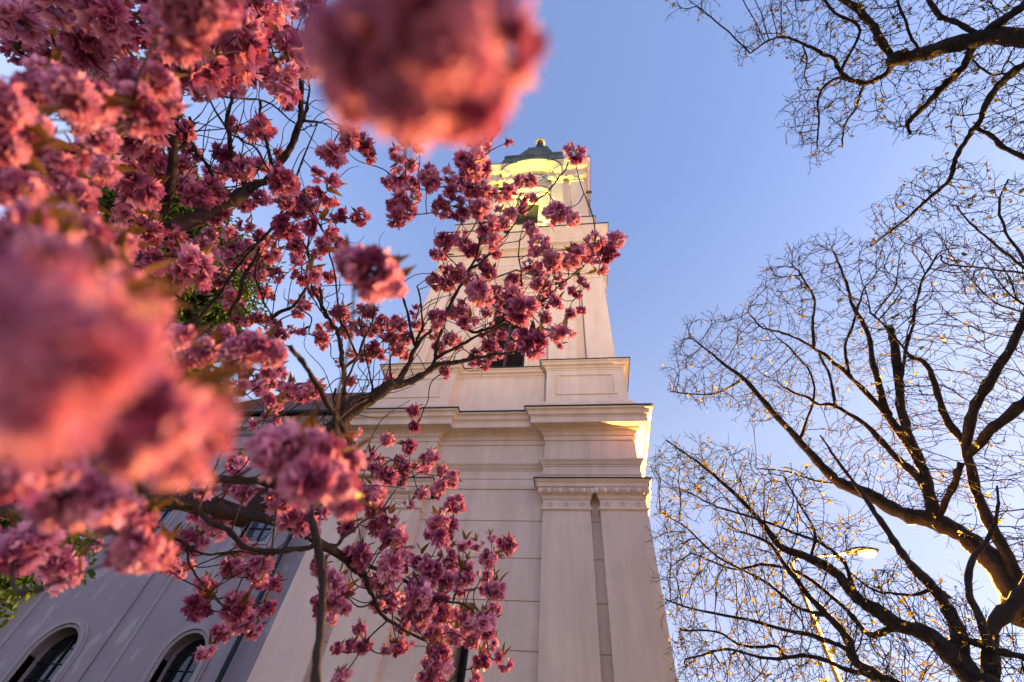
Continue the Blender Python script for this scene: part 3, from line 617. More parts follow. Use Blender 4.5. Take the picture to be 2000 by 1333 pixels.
# ------------------------------------------------------------------ cherry tree
LIMBS = [  # points ; dist0 dist1 width0 width1
 # right-hand lower limb toward the tower
 ("480 1010 560 930 610 870 650 835 690 802 740 768 768 748", 1.9, 2.3, 34, 26),
 ("765 752 800 745 830 730 860 712 900 706 925 700", 2.3, 2.5, 21, 9),
 ("925 700 960 695 1000 688 1040 672 1075 655", 2.5, 2.6, 8, 3),
 ("766 750 785 732 800 702 812 678 838 650 848 638", 2.3, 2.5, 15, 7),
 ("812 678 804 652 798 622 790 590 775 555", 2.4, 2.6, 8, 4),
 ("812 678 818 655 827 640 824 600 815 560", 2.4, 2.6, 7, 3),
 ("841 712 850 682 858 650 870 610 895 560 915 525 936 482 940 440 930 425", 2.4, 2.8, 9, 5),
 ("915 528 945 510 965 485 990 460 1010 430 1020 418", 2.6, 2.8, 7, 3),
 ("1020 425 1050 395 1080 365 1098 340 1110 318", 2.8, 2.8, 4, 3),
 ("930 425 922 400 905 370 906 330", 2.8, 2.8, 5, 3), ("900 640 930 650 960 640 1000 618 1045 598 1080 570 1110 545 1140 520", 2.5, 2.7, 8, 3),
 ("850 700 890 680 930 660 975 640 1020 622", 2.4, 2.6, 9, 4),
 ("1017 560 1016 525 1015 480 1020 440", 2.6, 2.7, 4, 2),
 ("658 812 664 780 668 745 670 715 667 690 662 655 655 640 640 618 630 603 627 580 627 555", 2.0, 2.5, 15, 5),
 ("672 718 700 690 716 650 727 625 732 598", 2.2, 2.5, 7, 4), ("670 752 690 715 702 698 718 688", 2.2, 2.4, 6, 3),
 ("655 810 650 780 656 760", 2.0, 2.1, 8, 5), ("735 772 700 785 680 800 660 820", 2.3, 2.0, 7, 9),
 ("745 768 690 780 672 805 652 830", 2.3, 2.0, 8, 8),
 ("693 690 678 650 660 615 655 560 650 520 640 470", 2.4, 2.6, 5, 3),
 ("726 775 722 740 712 690 708 650 700 620", 2.3, 2.5, 4, 3),
 ("765 745 760 700 768 690 766 670", 2.3, 2.5, 5, 3),
 # near soft branches
 ("568 678 585 700 600 722 625 760 645 800 665 830 682 862 692 890", 1.0, 1.1, 10, 13),
 ("612 940 606 985 612 1030 620 1066 628 1110 630 1160 625 1230 618 1345", 1.15, .95, 13, 17),
 # lower left limb
 ("150 1000 220 985 291 977 355 984 450 1002 532 1018 596 1041 622 1060 660 1082 689 1106 708 1122", 1.5, 2.0, 28, 16),
 ("708 1122 718 1148 735 1182 752 1207 780 1225 830 1250", 2.0, 2.2, 9, 4),
 ("660 1082 710 1100 769 1127 811 1144 857 1167 903 1182 925 1190", 2.0, 2.2, 10, 3),
 ("628 1068 660 1064 685 1039 718 1014 760 990", 1.9, 2.2, 8, 3),
 ("355 1012 408 1037 461 1066 497 1089 550 1087 603 1073 622 1062", 1.15, 1.5, 13, 11),
 ("-20 1000 30 1004 96 1016 135 1026 170 1030", 1.0, 1.1, 15, 13),
 ("415 935 460 937 500 940 545 948 585 955", 1.5, 1.5, 14, 13),
 ("596 1041 605 1000 600 950", 1.9, 1.7, 9, 9),
 ("330 1050 400 1080 460 1078 520 1085", 1.8, 1.9, 5, 3), ("337 1085 360 1120 395 1145 420 1170", 1.8, 1.9, 4, 3),
 # upper limb
 ("180 570 225 520 268 480 300 462 340 446 385 427 430 402 455 388 478 376", 2.0, 2.6, 34, 24),
 ("478 376 520 356 545 325 570 290 583 250 588 210 586 160 575 120 565 95", 2.6, 2.7, 17, 7),
 ("476 376 470 340 455 310 445 270 443 240 452 200 455 180", 2.6, 2.7, 12, 5),
 ("412 402 412 365 408 335 400 320 385 300 368 270 360 250", 2.5, 2.6, 10, 4),
 ("528 346 527 310 518 270 510 230 508 195", 2.6, 2.7, 8, 4),
 ("262 484 300 430 322 395 333 360 337 310 340 260 345 210 352 170 372 120", 2.1, 2.5, 22, 9),
 ("335 298 322 280 310 245 305 200", 2.4, 2.5, 8, 4), ("340 296 360 287 375 262 371 228", 2.4, 2.4, 8, 5),
 ("243 470 240 420 236 375 222 356 210 330", 2.1, 2.3, 13, 6),
 ("583 245 595 220 603 190 605 160 600 140", 2.7, 2.7, 4, 3), ("587 250 597 235 602 210 590 195 592 170", 2.7, 2.7, 4, 3),
 ("588 258 605 250 620 242 636 232", 2.7, 2.8, 3, 2), ("30 85 70 140 110 175 160 215 215 265 260 300 300 345", 2.4, 2.6, 7, 4),
 ("60 -10 100 60 120 110 130 130", 2.3, 2.4, 7, 6), ("175 -10 185 30 205 60 220 100 235 120", 2.4, 2.5, 4, 3),
 ("555 40 565 85 567 110 550 118 500 105 450 85 420 50", 2.6, 2.7, 6, 3), ("540 50 555 110 575 145 590 170", 2.7, 2.7, 4, 3),
 ("50 328 110 320 160 295 190 270 250 240", 1.2, 1.5, 8, 6), ("330 175 345 130 365 95 385 70", 1.2, 1.3, 8, 6),
 ("373 180 400 190 440 190 520 200 575 240", 2.4, 2.7, 4, 3), ("400 170 440 240 470 270 500 290 528 340", 2.5, 2.6, 3, 4),
 ("620 240 560 395 520 455 480 500 440 560 390 620 330 640", 2.9, 2.7, 2, 8), ("545 480 525 505 500 530 480 550 470 580 450 615", 2.6, 2.5, 7, 9),
 ("330 545 345 580 375 610 395 640 407 650", 2.2, 2.0, 5, 4), ("505 470 500 510 495 545 510 580 530 620", 2.5, 2.5, 5, 3),
 ("548 628 570 612 585 595 600 565 610 545", 2.2, 2.3, 9, 5), ("607 620 597 590 590 560 600 500 590 470", 2.3, 2.5, 3, 3),
 ("640 620 612 560 608 520 600 490 605 440", 2.4, 2.6, 5, 3), ("640 470 618 430 600 400 570 370 548 340", 2.5, 2.7, 4, 4),
 ("1013 670 1040 655 1062 640", 2.6, 2.6, 4, 3),
]
TILES = """600 230 6.667|310 470 270 550 240 250 480 400 120 740 350 200 790 500 180 1180 170 160 1310 230 230 1430 380 160 1140 420 140 1190 570 220 1350 620 160 1200 760 200 1050 850 160 1160 880 150 1350 870 180 1580 790 260 1840 760 220 1320 1030 280 150 730 190 240 960 340 380 1110 90 1120 1150 160 1290 1200 200 1180 1290 230 1740 1190 240 1900 950 200 1960 550 150 90 1200 180 700 1290 200 450 1290 200 1850 1260 130
840 230 6.667|780 150 200 1010 320 110 600 400 220 740 400 150 480 560 240 600 560 240 400 590 150 520 700 260 700 640 190 460 830 200 680 780 180 310 950 240 560 940 220 700 960 200 850 1010 200 1000 960 210 1180 820 150 1310 840 160 1210 1060 130 1350 1050 90 1210 1210 90 250 1270 120 420 1170 250 380 1270 150 620 1190 240 900 1260 180 1030 1270 170 1870 480 270 1620 1240 270 1850 1300 200
840 430 6.667|760 60 250 940 30 180 170 280 230 330 270 150 430 310 170 440 190 120 800 270 220 700 250 140 60 440 130 170 470 150 550 400 190 850 440 140 660 520 180 720 600 160 770 700 190 210 660 160 370 680 220 490 780 190 60 800 180 220 840 200 1290 90 150 1350 170 150 1400 330 250 1500 300 120 1600 520 250 1810 550 220 1970 440 120 1280 590 160 1400 620 140 1360 680 120 1430 730 140 1640 720 160 1720 830 140 1060 780 170 1160 830 120 850 930 170 1060 950 260 640 970 320 560 900 180 1150 960 130 1400 850 170 1500 880 170 1660 1070 220 880 1070 180 850 1180 190 1160 1180 330 1330 1060 150 1460 1030 100 1850 930 90 1920 980 110 1560 960 100 1820 1220 150 1960 1180 80 1510 1280 170 1500 1130 100 430 1080 130 60 1230 200 160 1230 100 280 1220 180 420 1220 200 500 1280 200 740 1200 140 1000 1250 170 1960 780 100
820 480 4.762|1030 900 280 290 870 140 350 920 110 170 960 130 225 1120 120 245 1190 120 640 940 140 720 1000 130 520 1020 110 600 1100 120 850 950 100 600 830 100 680 780 110 760 830 100 890 830 80 700 890 80 1180 675 110 1340 800 220 1250 860 110 1310 920 90 450 700 180 400 640 120 140 680 190 130 840 90 500 1100 90 1670 220 170 1510 330 80 1560 380 60 1440 80 200
820 250 4.762|1620 1060 170 1550 1170 150 1740 1160 170 1830 1050 150 1670 1290 150
600 600 6.667|700 30 140 820 70 180 450 80 200 500 160 150 290 240 130 460 300 150 590 240 130 700 280 180 850 300 170 960 200 150 960 300 100 1180 220 180 1100 240 140 1030 350 160 1080 410 180 1220 430 140 1310 400 140 1200 560 170 1260 620 130 770 640 150 860 570 180 980 640 150 190 400 180 200 270 120 190 530 130 580 610 110 410 740 80 540 960 130 60 1050 170 130 1120 150 1090 930 130 1660 130 250 1410 200 180 1390 50 150 1480 300 130 1660 370 110 1710 550 160 1860 450 150 1900 120 180 530 370 90
380 300 6.667|400 60 170 490 170 150 620 110 120 700 180 150 790 170 120 860 170 90 940 190 90 340 250 170 210 260 140 230 320 80 560 350 80 120 400 120 60 520 150 260 540 140 370 530 120 440 520 80 1080 330 160 1230 370 200 1100 430 100 1190 480 130 620 650 180 750 660 100 850 580 160 940 600 130 1180 600 200 1320 600 200 1280 750 200 1450 680 200 1570 690 120 1700 500 330 1850 640 80 1490 500 120 280 790 200 380 790 80 250 850 150 640 920 180 710 980 110 440 1030 140 500 1060 80 200 1050 150 880 1110 170 1000 1120 100 1150 960 250 1250 1020 160 1600 920 380 1400 950 100 1340 1080 130 1320 1200 180 100 1200 200 220 1220 150 350 1260 150 880 1280 180 480 1250 130 1780 1080 150 1900 1180 150 1900 870 150 1700 1200 200 590 1230 80 650 1210 90 700 1200 90 1350 1320 140 1600 1310 120
380 480 6.667|60 320 200 420 140 190 490 230 160 330 350 140 240 450 130 320 500 110 400 530 120 480 680 170 430 740 120 560 780 130 660 240 150 700 300 150 810 260 100 850 370 180 920 320 120 1050 390 180 870 150 150 910 100 120 1340 160 150 1300 370 120 1450 370 330 1580 350 150 1580 130 130 900 620 180 970 660 120 1540 600 110 1620 630 110 1370 760 180 1460 790 120 1340 900 110 1000 190 50 120 570 70 1260 1110 110 1390 1110 140 1650 1080 130 1680 1200 140 1650 1280 150 1750 410 150 540 960 110 650 1000 100 750 960 90 850 950 120 960 980 100 1080 1020 100 1000 1100 150 1130 1180 160
420 680 6.667|750 290 260 870 350 130 590 450 160 570 540 180 650 520 80 960 550 220 760 690 240 820 770 120 1250 540 220 1330 600 140 1130 650 110 720 930 200 510 990 150 330 510 240 430 300 130 320 280 90 150 210 120 900 640 80 1790 1120 200 1530 1010 90 870 450 100 750 490 120
0 0 3.1|360 30 170 160 140 120 240 170 90 210 240 110 290 300 90 490 120 140 560 270 120 640 130 180 690 200 140 700 290 70 870 150 170 920 200 90 740 40 170 900 20 130 1140 130 180 1060 230 200 1440 60 180 1440 210 220 1530 60 170 1640 40 150 1630 140 130 1490 150 120 1610 260 110 1760 40 90 1900 40 130 1880 230 120 1770 310 150 1870 380 130 1430 350 170 1450 410 130 1260 420 160 1320 460 150 1400 510 130 1550 420 130 1620 420 130 1720 500 150 1730 580 100 1170 320 90 780 410 80 1030 350 100 1060 450 180 850 480 160 900 540 180 780 580 160 1000 590 90 850 660 150 940 690 130 1030 690 100 870 740 180 980 740 90 520 300 150 560 350 120 430 320 120 220 370 100 620 560 120 660 680 100 1090 780 110 560 860 120 720 800 100 750 870 130 830 820 110 870 900 120 860 960 90 430 1000 150 330 1010 120 60 1050 120 580 970 170 640 1030 140 740 1040 90 850 1070 120 830 1150 170 960 1010 90 960 1090 90 920 1230 80 1110 1000 90 1130 1030 80 1110 820 90 1160 930 80 1100 1120 100 1240 1120 70 1180 1190 120 1300 1170 110 1310 1030 80 1410 760 70 1560 760 120 1600 790 90 1540 810 80 1690 930 40 1360 940 90 1380 1000 90 1480 1020 110 1550 1010 90 1440 1090 60 1700 1090 130 780 1280 130 870 1260 120 820 1320 110 230 1150 130 420 1180 100 380 1070 110
0 430 3.1|740 150 150 850 210 80 860 290 90 960 310 70 960 230 140 1080 250 140 1160 300 180 1060 100 100 1100 210 80 1240 180 110 1020 400 100 1050 440 60 930 150 60 1050 370 110 740 660 120 820 700 110 690 700 90
0 860 2.819|1300 140 110 1080 280 130 1140 270 80 1340 290 90 1270 270 70 1430 310 90 1550 320 140 1610 370 110 1620 440 150 1700 470 100 1750 390 100 1440 350 60 1180 450 120 1230 450 80 1080 410 70 1200 500 90 1060 570 110 1030 690 50 990 730 60 1120 800 80 1290 700 90 1390 690 90 1410 740 90 1440 690 100 1420 800 40 1330 570 70 1360 600 60 1510 800 60 1090 920 100 1300 920 110 1460 930 70 1330 990 90 1230 1060 70 1400 1050 70 1135 1160 75 340 730 130 130 600 110 60 560 100 200 560 80 530 580 50 1760 700 80 1750 880 70 950 570 100 920 680 80
500 930 2.381|540 90 90 470 60 80 600 10 70 670 20 60 560 160 90 540 150 80 610 190 80 710 135 50 770 80 55 850 50 60 840 85 50 910 15 60 925 130 80 640 290 90 430 240 80 500 100 80 570 240 80 850 220 80 820 270 70 860 290 80 905 230 60 890 270 60 970 315 70 1030 320 60 1095 290 45 1170 320 80 1085 390 80 1060 460 60 1105 470 45 1060 515 60 1120 530 80 970 460 90 975 400 60 955 530 60 890 370 80 900 410 60 885 490 70 820 440 90 760 380 80 680 360 80 700 410 80 620 430 110 580 500 80 520 490 50 480 370 100 490 360 80 440 380 60 365 480 80 415 535 70 350 570 70 390 610 70 330 600 60 300 620 50 360 665 50 485 715 50 450 790 50 500 795 60 375 805 50 395 935 60 290 430 50 560 600 70 600 600 70 690 590 60 750 520 90 790 500 90 760 570 90 850 580 80 800 620 80 860 640 80 915 630 60 945 640 60 680 700 60 750 690 70 830 740 70 880 720 60 930 745 70 1000 690 80 1060 680 90 1080 710 90 1100 620 60 1010 750 70 1100 780 60 1045 860 70 1150 865 75 615 800 60 700 770 60 670 800 60 800 850 70 850 840 90 860 890 80 850 935 60 800 945 70 1010 940 60 640 560 60 700 640 60 730 630 80 770 650 80
600 660 2.857|600 410 65 595 495 60 450 575 70 575 605 80 680 675 80 605 710 60 660 740 70 350 655 70 320 720 60 385 730 60 400 680 40 450 770 100 520 690 60 530 740 70 520 790 60 755 745 60 800 780 70 745 810 50 720 850 60 640 865 65 330 880 80 565 930 60 825 925 80 255 535 90 420 800 80"""
# blossoms near the lens: px, py, width px, distance
NEAR = """720 90 210 .22 850 70 260 .20 960 90 200 .23 800 180 210 .21 905 190 200 .22 840 -40 230 .21 690 190 110 .24 870 255 80 .26
725 530 120 .52 690 515 80 .54 760 555 80 .54
45 610 210 .19 150 690 240 .18 50 765 230 .18 100 850 150 .22 -40 690 230 .2 190 590 130 .30 250 600 150 .33 290 600 90 .4 110 505 110 .35 250 560 90 .4 210 510 80 .5
300 800 200 .26 375 840 165 .28 260 865 165 .27 345 905 120 .30 415 800 110 .33 225 800 150 .3
560 890 130 .50 620 880 110 .50 600 930 120 .48 650 940 110 .50 670 980 80 .52 530 870 90 .55 680 900 70 .55
60 880 130 .42 110 900 100 .42 20 910 110 .40 150 970 130 .46 110 980 100 .5 200 980 120 .45 255 1015 90 .6 270 1080 90 .6 240 1090 60 .62 310 1085 60 .62 180 1000 90 .6
495 680 75 .85 465 690 65 .85 530 690 65 .86 400 685 65 .9 350 660 60 .8 440 655 55 .95 370 700 60 .95
40 240 110 .62 15 210 90 .62 70 255 70 .65 10 290 80 .62 10 330 70 .64 70 180 80 .8 140 190 110 .7 180 195 90 .72 45 130 80 .9 90 150 70 .9 155 235 60 .85 30 370 90 .6 90 300 70 .8
265 195 85 .75 310 160 75 .78 290 230 70 .75 250 160 60 .8 335 205 55 .8 265 235 55 .78 345 30 90 .62 410 20 95 .6 385 60 70 .62 350 85 80 .64 440 15 70 .62 320 50 60 .7 365 5 80 .62
240 475 65 .8 175 455 80 .5 130 440 90 .5 60 430 90 .45 120 330 60 .9 140 310 60 .95 100 250 70 .95 75 285 60 .9 190 260 65 .95 205 275 55 1.0 15 145 70 .7 30 480 110 .4
230 460 60 .8 150 390 80 .9 90 385 80 .7 200 330 55 1.1 60 1060 90 .9 20 1090 80 .9 110 1100 55 1.0"""
cherry_base = at(-190, 930, 2.6); fork = at(-40, 760, 2.1); fork[2] = max(fork[2], 1.3)
cherry = empty('cherry_tree', (cherry_base[0], cherry_base[1], 0), 'cherry tree in full pink double blossom with bronze young leaves, hanging over the viewer', 'tree')
CB = np.array([cherry_base[0], cherry_base[1], 0.])
def cp(P_): return np.asarray(P_) - CB
crown_nodes = []  # (pos)
mb = MB(); tp = spline([CB, CB + [.02, .03, .5], CB + [.05, -.02, 1.1], (fork + CB) / 2 + [0, 0, .9], fork], 6)
mb.tube(cp(tp), np.interp(np.arange(len(tp)), [0, 3, len(tp) - 1], [.19, .13, .085]), 14)
mb.build('trunk', M['bark'], cherry)
allL = [traced(numarr(p), a, b, c, d) for p, a, b, c, d in LIMBS]
starts = {0: None, 24: None, 34: None}
prev_ = []
for i, (P_, r) in enumerate(allL):
    P_ = snap(P_, prev_); prev_.append(P_)
    if i in (0, 24, 34):   # run back to the fork of the trunk
        lead = spline([fork, (fork * .5 + P_[0] * .5) + [0, 0, -.05], P_[0]], 4)[:-1]
        P_ = np.vstack([lead, P_]); r = np.r_[np.linspace(max(.05, r[0] * 1.3), r[0], len(lead)), r]
    mb = MB(); mb.tube(cp(P_), np.maximum(r, .0022), 9); mb.build('branch', M['bark'], cherry)
    crown_nodes += [(p, q) for p, q in zip(P_, r)]
# stand-off blossoms
cl = []
for line in TILES.strip().split('\n'):
    h, b = line.split('|'); ox, oy, sc = map(float, h.split()); a = np.array(numarr(b)).reshape(-1, 3)
    for cx, cy, w_ in a: cl.append((ox + cx / sc, oy + cy / sc, w_ / sc))
keep = []
for c in sorted(cl, key=lambda c: -c[2]):
    if all((c[0] - k[0]) ** 2 + (c[1] - k[1]) ** 2 > (.30 * (c[2] + k[2]) / 2) ** 2 * 1.6 for k in keep): keep.append(c)
prox = np.array([p for p, _ in crown_nodes]); pd = np.linalg.norm(prox - CAM, axis=1); pdir = (prox - CAM) / pd[:, None]
BL = []
for x, y, s_ in keep:
    d = ray(x, y); d /= np.linalg.norm(d); s_ = max(s_, 17); nominal = .088 * F / s_
    j = np.argsort(-(pdir @ d))[:6]; loc = pd[j].mean()
    dist = np.clip(.55 * nominal + .45 * loc, 1.1, 3.3) + rng.normal(0, .06)
    BL.append((CAM + d * dist, s_ * 1.2 / F * dist / 2 , s_))
# filler blossoms behind the dense left part
ZONE = [(0, -20), (470, -20), (560, 60), (600, 130), (560, 210), (400, 240), (380, 330), (560, 400), (640, 430), (600, 600), (540, 690), (420, 760), (300, 1000), (0, 1000)]
n_f = 0
while n_f < 95:
    x, y = rng.uniform(-10, 640), rng.uniform(-10, 1000)
    if not inpoly(ZONE, x, y) or rng.random() < .55 * (x / 620): continue
    if 350 < x < 470 and 190 < y < 400 or 100 < x < 260 and 60 < y < 150 and rng.random() < .6: continue
    dist = rng.uniform(1.9, 3.0); s_ = rng.uniform(26, 42); BL.append((at(x, y, dist), s_ * 1.1 / F * dist / 2, s_)); n_f += 1
protos = [blossom_mesh('blossom', 100 + i, [7, 8, 5, 6, 8, 4, 7, 3][i], 32, 3, 3, [4, 3, 5, 2, 4, 3, 6, 3][i]) for i in range(8)]
protosN = [blossom_mesh('blossom', 200 + i, 8 + i % 3, 46, 5, 5, 3, .012) for i in range(4)]
def rotm(spin, tilt, az):
    return (Matrix.Rotation(az, 4, 'Z') @ Matrix.Rotation(tilt, 4, 'X') @ Matrix.Rotation(spin, 4, 'Z'))
NB = np.array(numarr(NEAR)).reshape(-1, 4)
near = []
for q_, (x, y, s_, dist) in enumerate(NB):
    if y < 400 and x < 200 and s_ < 120 and q_ % 4 == 1: continue
    dist = dist * (.72 if dist < .4 else 1); d = at(x, y, dist); near.append((d, s_ * (.82 if (dist < .19 and s_ > 185) or 450 < x < 800 else .64 if (y < 500 and x < 450) else .72) / F * dist / 2, s_))
place = [(p, r, s_, True) for p, r, s_ in near] + [(p, r, s_, False) for p, r, s_ in BL]
place.sort(key=lambda t: -t[2])
stuffV = []; stuffF = []; stuffM = []; stuffS = []; nn = 0; seen = 0
for k, (p, r, s_, isn) in enumerate(place):
    me = (protosN if isn else protos)[int(rng.integers(4 if isn else 8))]
    R_ = rotm(rng.uniform(0, 6.28), abs(rng.normal(0, .38)), rng.uniform(0, 6.28))
    sc = np.array([r, r, r]) * rng.uniform(.92, 1.08, 3)
    if k < 99:
        o = bpy.data.objects.new('blossom_cluster', me); COL.objects.link(o); o.parent = cherry
        o.matrix_local = Matrix.Translation(Vector(cp(p))) @ R_ @ Matrix.Diagonal((*sc, 1))
    else:
        if id(me) not in globals().setdefault('_mc', {}):
            v = np.empty(len(me.vertices) * 3, np.float32); me.vertices.foreach_get('co', v)
            sh = np.empty(len(me.vertices), np.float32); me.attributes['shade'].data.foreach_get('value', sh)
            mi = np.empty(len(me.polygons), np.int32); me.polygons.foreach_get('material_index', mi)
            fv = np.empty(len(me.loops), np.int32); me.loops.foreach_get('vertex_index', fv)
            _mc[id(me)] = (v.reshape(-1, 3), sh, mi, fv.reshape(-1, 4))
        v, sh, mi, fv = _mc[id(me)]; A_ = np.array(R_)[:3, :3]
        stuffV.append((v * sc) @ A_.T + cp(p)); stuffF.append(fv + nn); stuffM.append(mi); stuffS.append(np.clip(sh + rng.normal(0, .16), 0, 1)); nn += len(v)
V = np.concatenate(stuffV).astype(np.float32); Fq = np.concatenate(stuffF); me = bpy.data.meshes.new('blossoms')
me.vertices.add(len(V)); me.vertices.foreach_set('co', V.ravel()); me.loops.add(Fq.size); me.loops.foreach_set('vertex_index', Fq.ravel().astype(np.int32))
me.polygons.add(len(Fq)); me.polygons.foreach_set('loop_start', np.arange(0, Fq.size, 4, dtype=np.int32))
me.polygons.foreach_set('material_index', np.concatenate(stuffM)); me.polygons.foreach_set('use_smooth', np.ones(len(Fq), bool)); me.update(calc_edges=True)
shade_attr(me, np.concatenate(stuffS)); tag(link('blossoms', me, [M['petal'], M['bronze']], cherry), kind='stuff')
# twigs: join every blossom to the nearest wood
W = np.array([p for p, _ in crown_nodes]); tw = MB(); left = [(p, r) for p, r, s_, isn in place if np.linalg.norm(p - CAM) > .33]
P0 = np.array([p for p, _ in left]); dm = np.linalg.norm(P0[:, None] - W[None], axis=2).min(1); order = np.argsort(dm)
add = []
for i in order:
    p, r = left[i]; cand = W if not add else np.vstack([W, np.array(add)])
    dd = np.linalg.norm(cand - p, axis=1) + .25 * np.maximum(0, cand[:, 2] - p[2] + .02); j = int(np.argmin(dd)); q = cand[j]; L_ = np.linalg.norm(p - q)
    if L_ > .9: continue
    side = np.cross(p - q, [.1, .9, .3]); side /= np.linalg.norm(side) + 1e-9
    m1 = q + (p - q) * .33 + side * L_ * rng.normal(0, .10) + np.array([0, 0, -.06 * L_]); m2 = q + (p - q) * .7 + side * L_ * rng.normal(0, .08) + np.array([0, 0, -.06 * L_])
    s = spline([q, m1, m2, p], 4); th = .0036 if L_ > .2 else .0026
    tw.tube(cp(s), np.linspace(th, .0018, len(s)) * np.clip(np.linalg.norm(p - CAM) / 2.3, .6, 1.2), 5, cap=False)
    add += [s[3], s[5], s[7], s[9]]
# bare extra twigs between the blossoms
Wn = np.array([(p) for p, q in crown_nodes if np.linalg.norm(p - CAM) > 1.4])
for _ in range(230):
    q = Wn[int(rng.integers(len(Wn)))]; dist = np.linalg.norm(q - CAM); up = np.array([rng.normal(.15, .5), rng.normal(-.25, .45), rng.uniform(.1, 1)]); up /= np.linalg.norm(up)
    L_ = rng.uniform(.12, .42); s = spline([q, q + up * L_ * .4 + rng.normal(0, .05, 3) * L_, q + up * L_ * .75 + rng.normal(0, .08, 3) * L_, q + up * L_ + np.array([0, 0, .08 * L_])], 4)
    tw.tube(cp(s), np.linspace(.0028, .0012, len(s)), 4, cap=False)
tag(tw.build('twigs', M['bark'], cherry, recalc=False), kind='stuff')
# ------------------------------------------------------------------ space-colonised bare crowns
def colonize(seed_pts, seed_r, attr, step, kill, infl, iters=90, r0=.004, jitter=.06):
    N = [np.array(p) for p in seed_pts]; par = [-1] * len(N); A_ = np.array(attr)
    X = np.array(N); near_i = np.zeros(len(A_), int); near_d = np.full(len(A_), 1e9)
    for c in range(0, len(X), 64):
        d = np.linalg.norm(A_[:, None] - X[None, c:c + 64], axis=2); j = d.argmin(1); dd = d[np.arange(len(A_)), j]; m = dd < near_d
        near_i[m] = j[m] + c; near_d[m] = dd[m]
    kids = {}
    act = near_d > kill; A_ = A_[act]; near_i = near_i[act]; near_d = near_d[act]
    for it in range(iters):
        m = near_d < infl
        if not m.any() or len(A_) == 0: break
        idx = near_i[m]; v = A_[m] - np.array(N)[idx]; v /= np.linalg.norm(v, axis=1)[:, None]
        u, inv = np.unique(idx, return_inverse=True); s = np.zeros((len(u), 3)); np.add.at(s, inv, v)
        pd_ = np.array([(N[i] - N[par[i]]) / step if par[i] >= 0 else (0, 0, 0) for i in u]); s = s / (np.linalg.norm(s, axis=1)[:, None] + 1e-9) + 1.7 * pd_
        s += rng.normal(0, jitter, s.shape) * (np.linalg.norm(s, axis=1)[:, None] + .3); s /= np.linalg.norm(s, axis=1)[:, None] + 1e-9
        new = []
        for k, i in enumerate(u):
            if kids.get(i, 0) >= 3: near_d[(near_i == i) & (near_d < infl)] += .02; continue
            p = N[i] + s[k] * step; kids[i] = kids.get(i, 0) + 1; N.append(p); par.append(int(i)); new.append(len(N) - 1)
        if not new: break
        Xn = np.array([N[i] for i in new]); d = np.linalg.norm(A_[:, None] - Xn[None], axis=2); j = d.argmin(1); dd = d[np.arange(len(A_)), j]
        m = dd < near_d; near_i[m] = np.array(new)[j[m]]; near_d[m] = dd[m]
        keep_ = near_d > kill; A_ = A_[keep_]; near_i = near_i[keep_]; near_d = near_d[keep_]
    return np.array(N), np.array(par)
def crown(root, nodes, par, nseed, seed_r, r0, name, mm, tips_out, fork_len, rmax=.05):
    n = len(nodes); ch = [[] for _ in range(n)]; w_ = np.zeros(n)
    for i in range(n - 1, nseed - 1, -1):
        if not ch[i]: w_[i] = r0 ** 2.3
        ch[par[i]].append(i)
        w_[par[i]] += w_[i]
    rad = np.minimum(w_ ** (1 / 2.3), rmax); mb = MB(); rp = np.array(root)
    done = []
    starts_ = [(i, c) for i in range(nseed) for c in ch[i]]
    while starts_:
        p, c = starts_.pop(); pts = [nodes[p], nodes[c]]; rr = [rad[c], rad[c]]; cur = c
        while ch[cur]:
            k = max(ch[cur], key=lambda q: w_[q])
            for o in ch[cur]:
                if o != k: starts_.append((cur, o))
            pts.append(nodes[k]); rr.append(rad[k]); cur = k
        tips_out.append((np.array(pts[-1]), np.array(pts[-1]) - np.array(pts[-2])))
        for q in range(1, len(pts) - 1):
            tips_out.append((np.array(pts[q]), None))
        mb.tube(np.array(pts) - rp, np.array(rr), 5 if rr[0] > .01 else 4, cap=False)
        done.append(len(pts))
    # forked tips
    for p, d in [t for t in tips_out]:
        for _ in range(2 if d is not None else (1 if rng.random() < .45 else 0)):
            dd = (d / np.linalg.norm(d) if d is not None else 0) + rng.normal(0, .5, 3); dd /= np.linalg.norm(dd); L_ = fork_len * rng.uniform(.5, 1.2)
            e = p + dd * L_; m_ = p + dd * L_ * .5 + rng.normal(0, .08, 3) * L_
            mb.tube(np.array([p, m_, e]) - rp, [r0 * .9, r0 * .8, r0 * .6], 3, cap=False)
            tips_out.append((e, dd))
            if rng.random() < .6:
                d2 = dd + rng.normal(0, .7, 3); d2 /= np.linalg.norm(d2); mb.tube(np.array([m_, m_ + d2 * L_ * .5]) - rp, [r0 * .7, r0 * .5], 3, cap=False)
    return mb
def sample(poly, n, d0, d1):
    xs = [p[0] for p in poly]; ys = [p[1] for p in poly]; out = []
    ph_ = rng.uniform(0, 6, 6)
    while len(out) < n:
        x, y = rng.uniform(min(xs), max(xs)), rng.uniform(min(ys), max(ys))
        if inpoly(poly, x, y) and ((x - 1695) / 55) ** 2 + ((y - 1085) / 32) ** 2 > 1 and math.sin(x / 31 + ph_[0]) + math.sin(y / 27 + ph_[1]) + math.sin((x + y) / 43 + ph_[2]) + math.sin((x - y) / 23 + ph_[3]) > rng.uniform(-3.2, .2): out.append(at(x, y, rng.uniform(d0, d1)))
    return out
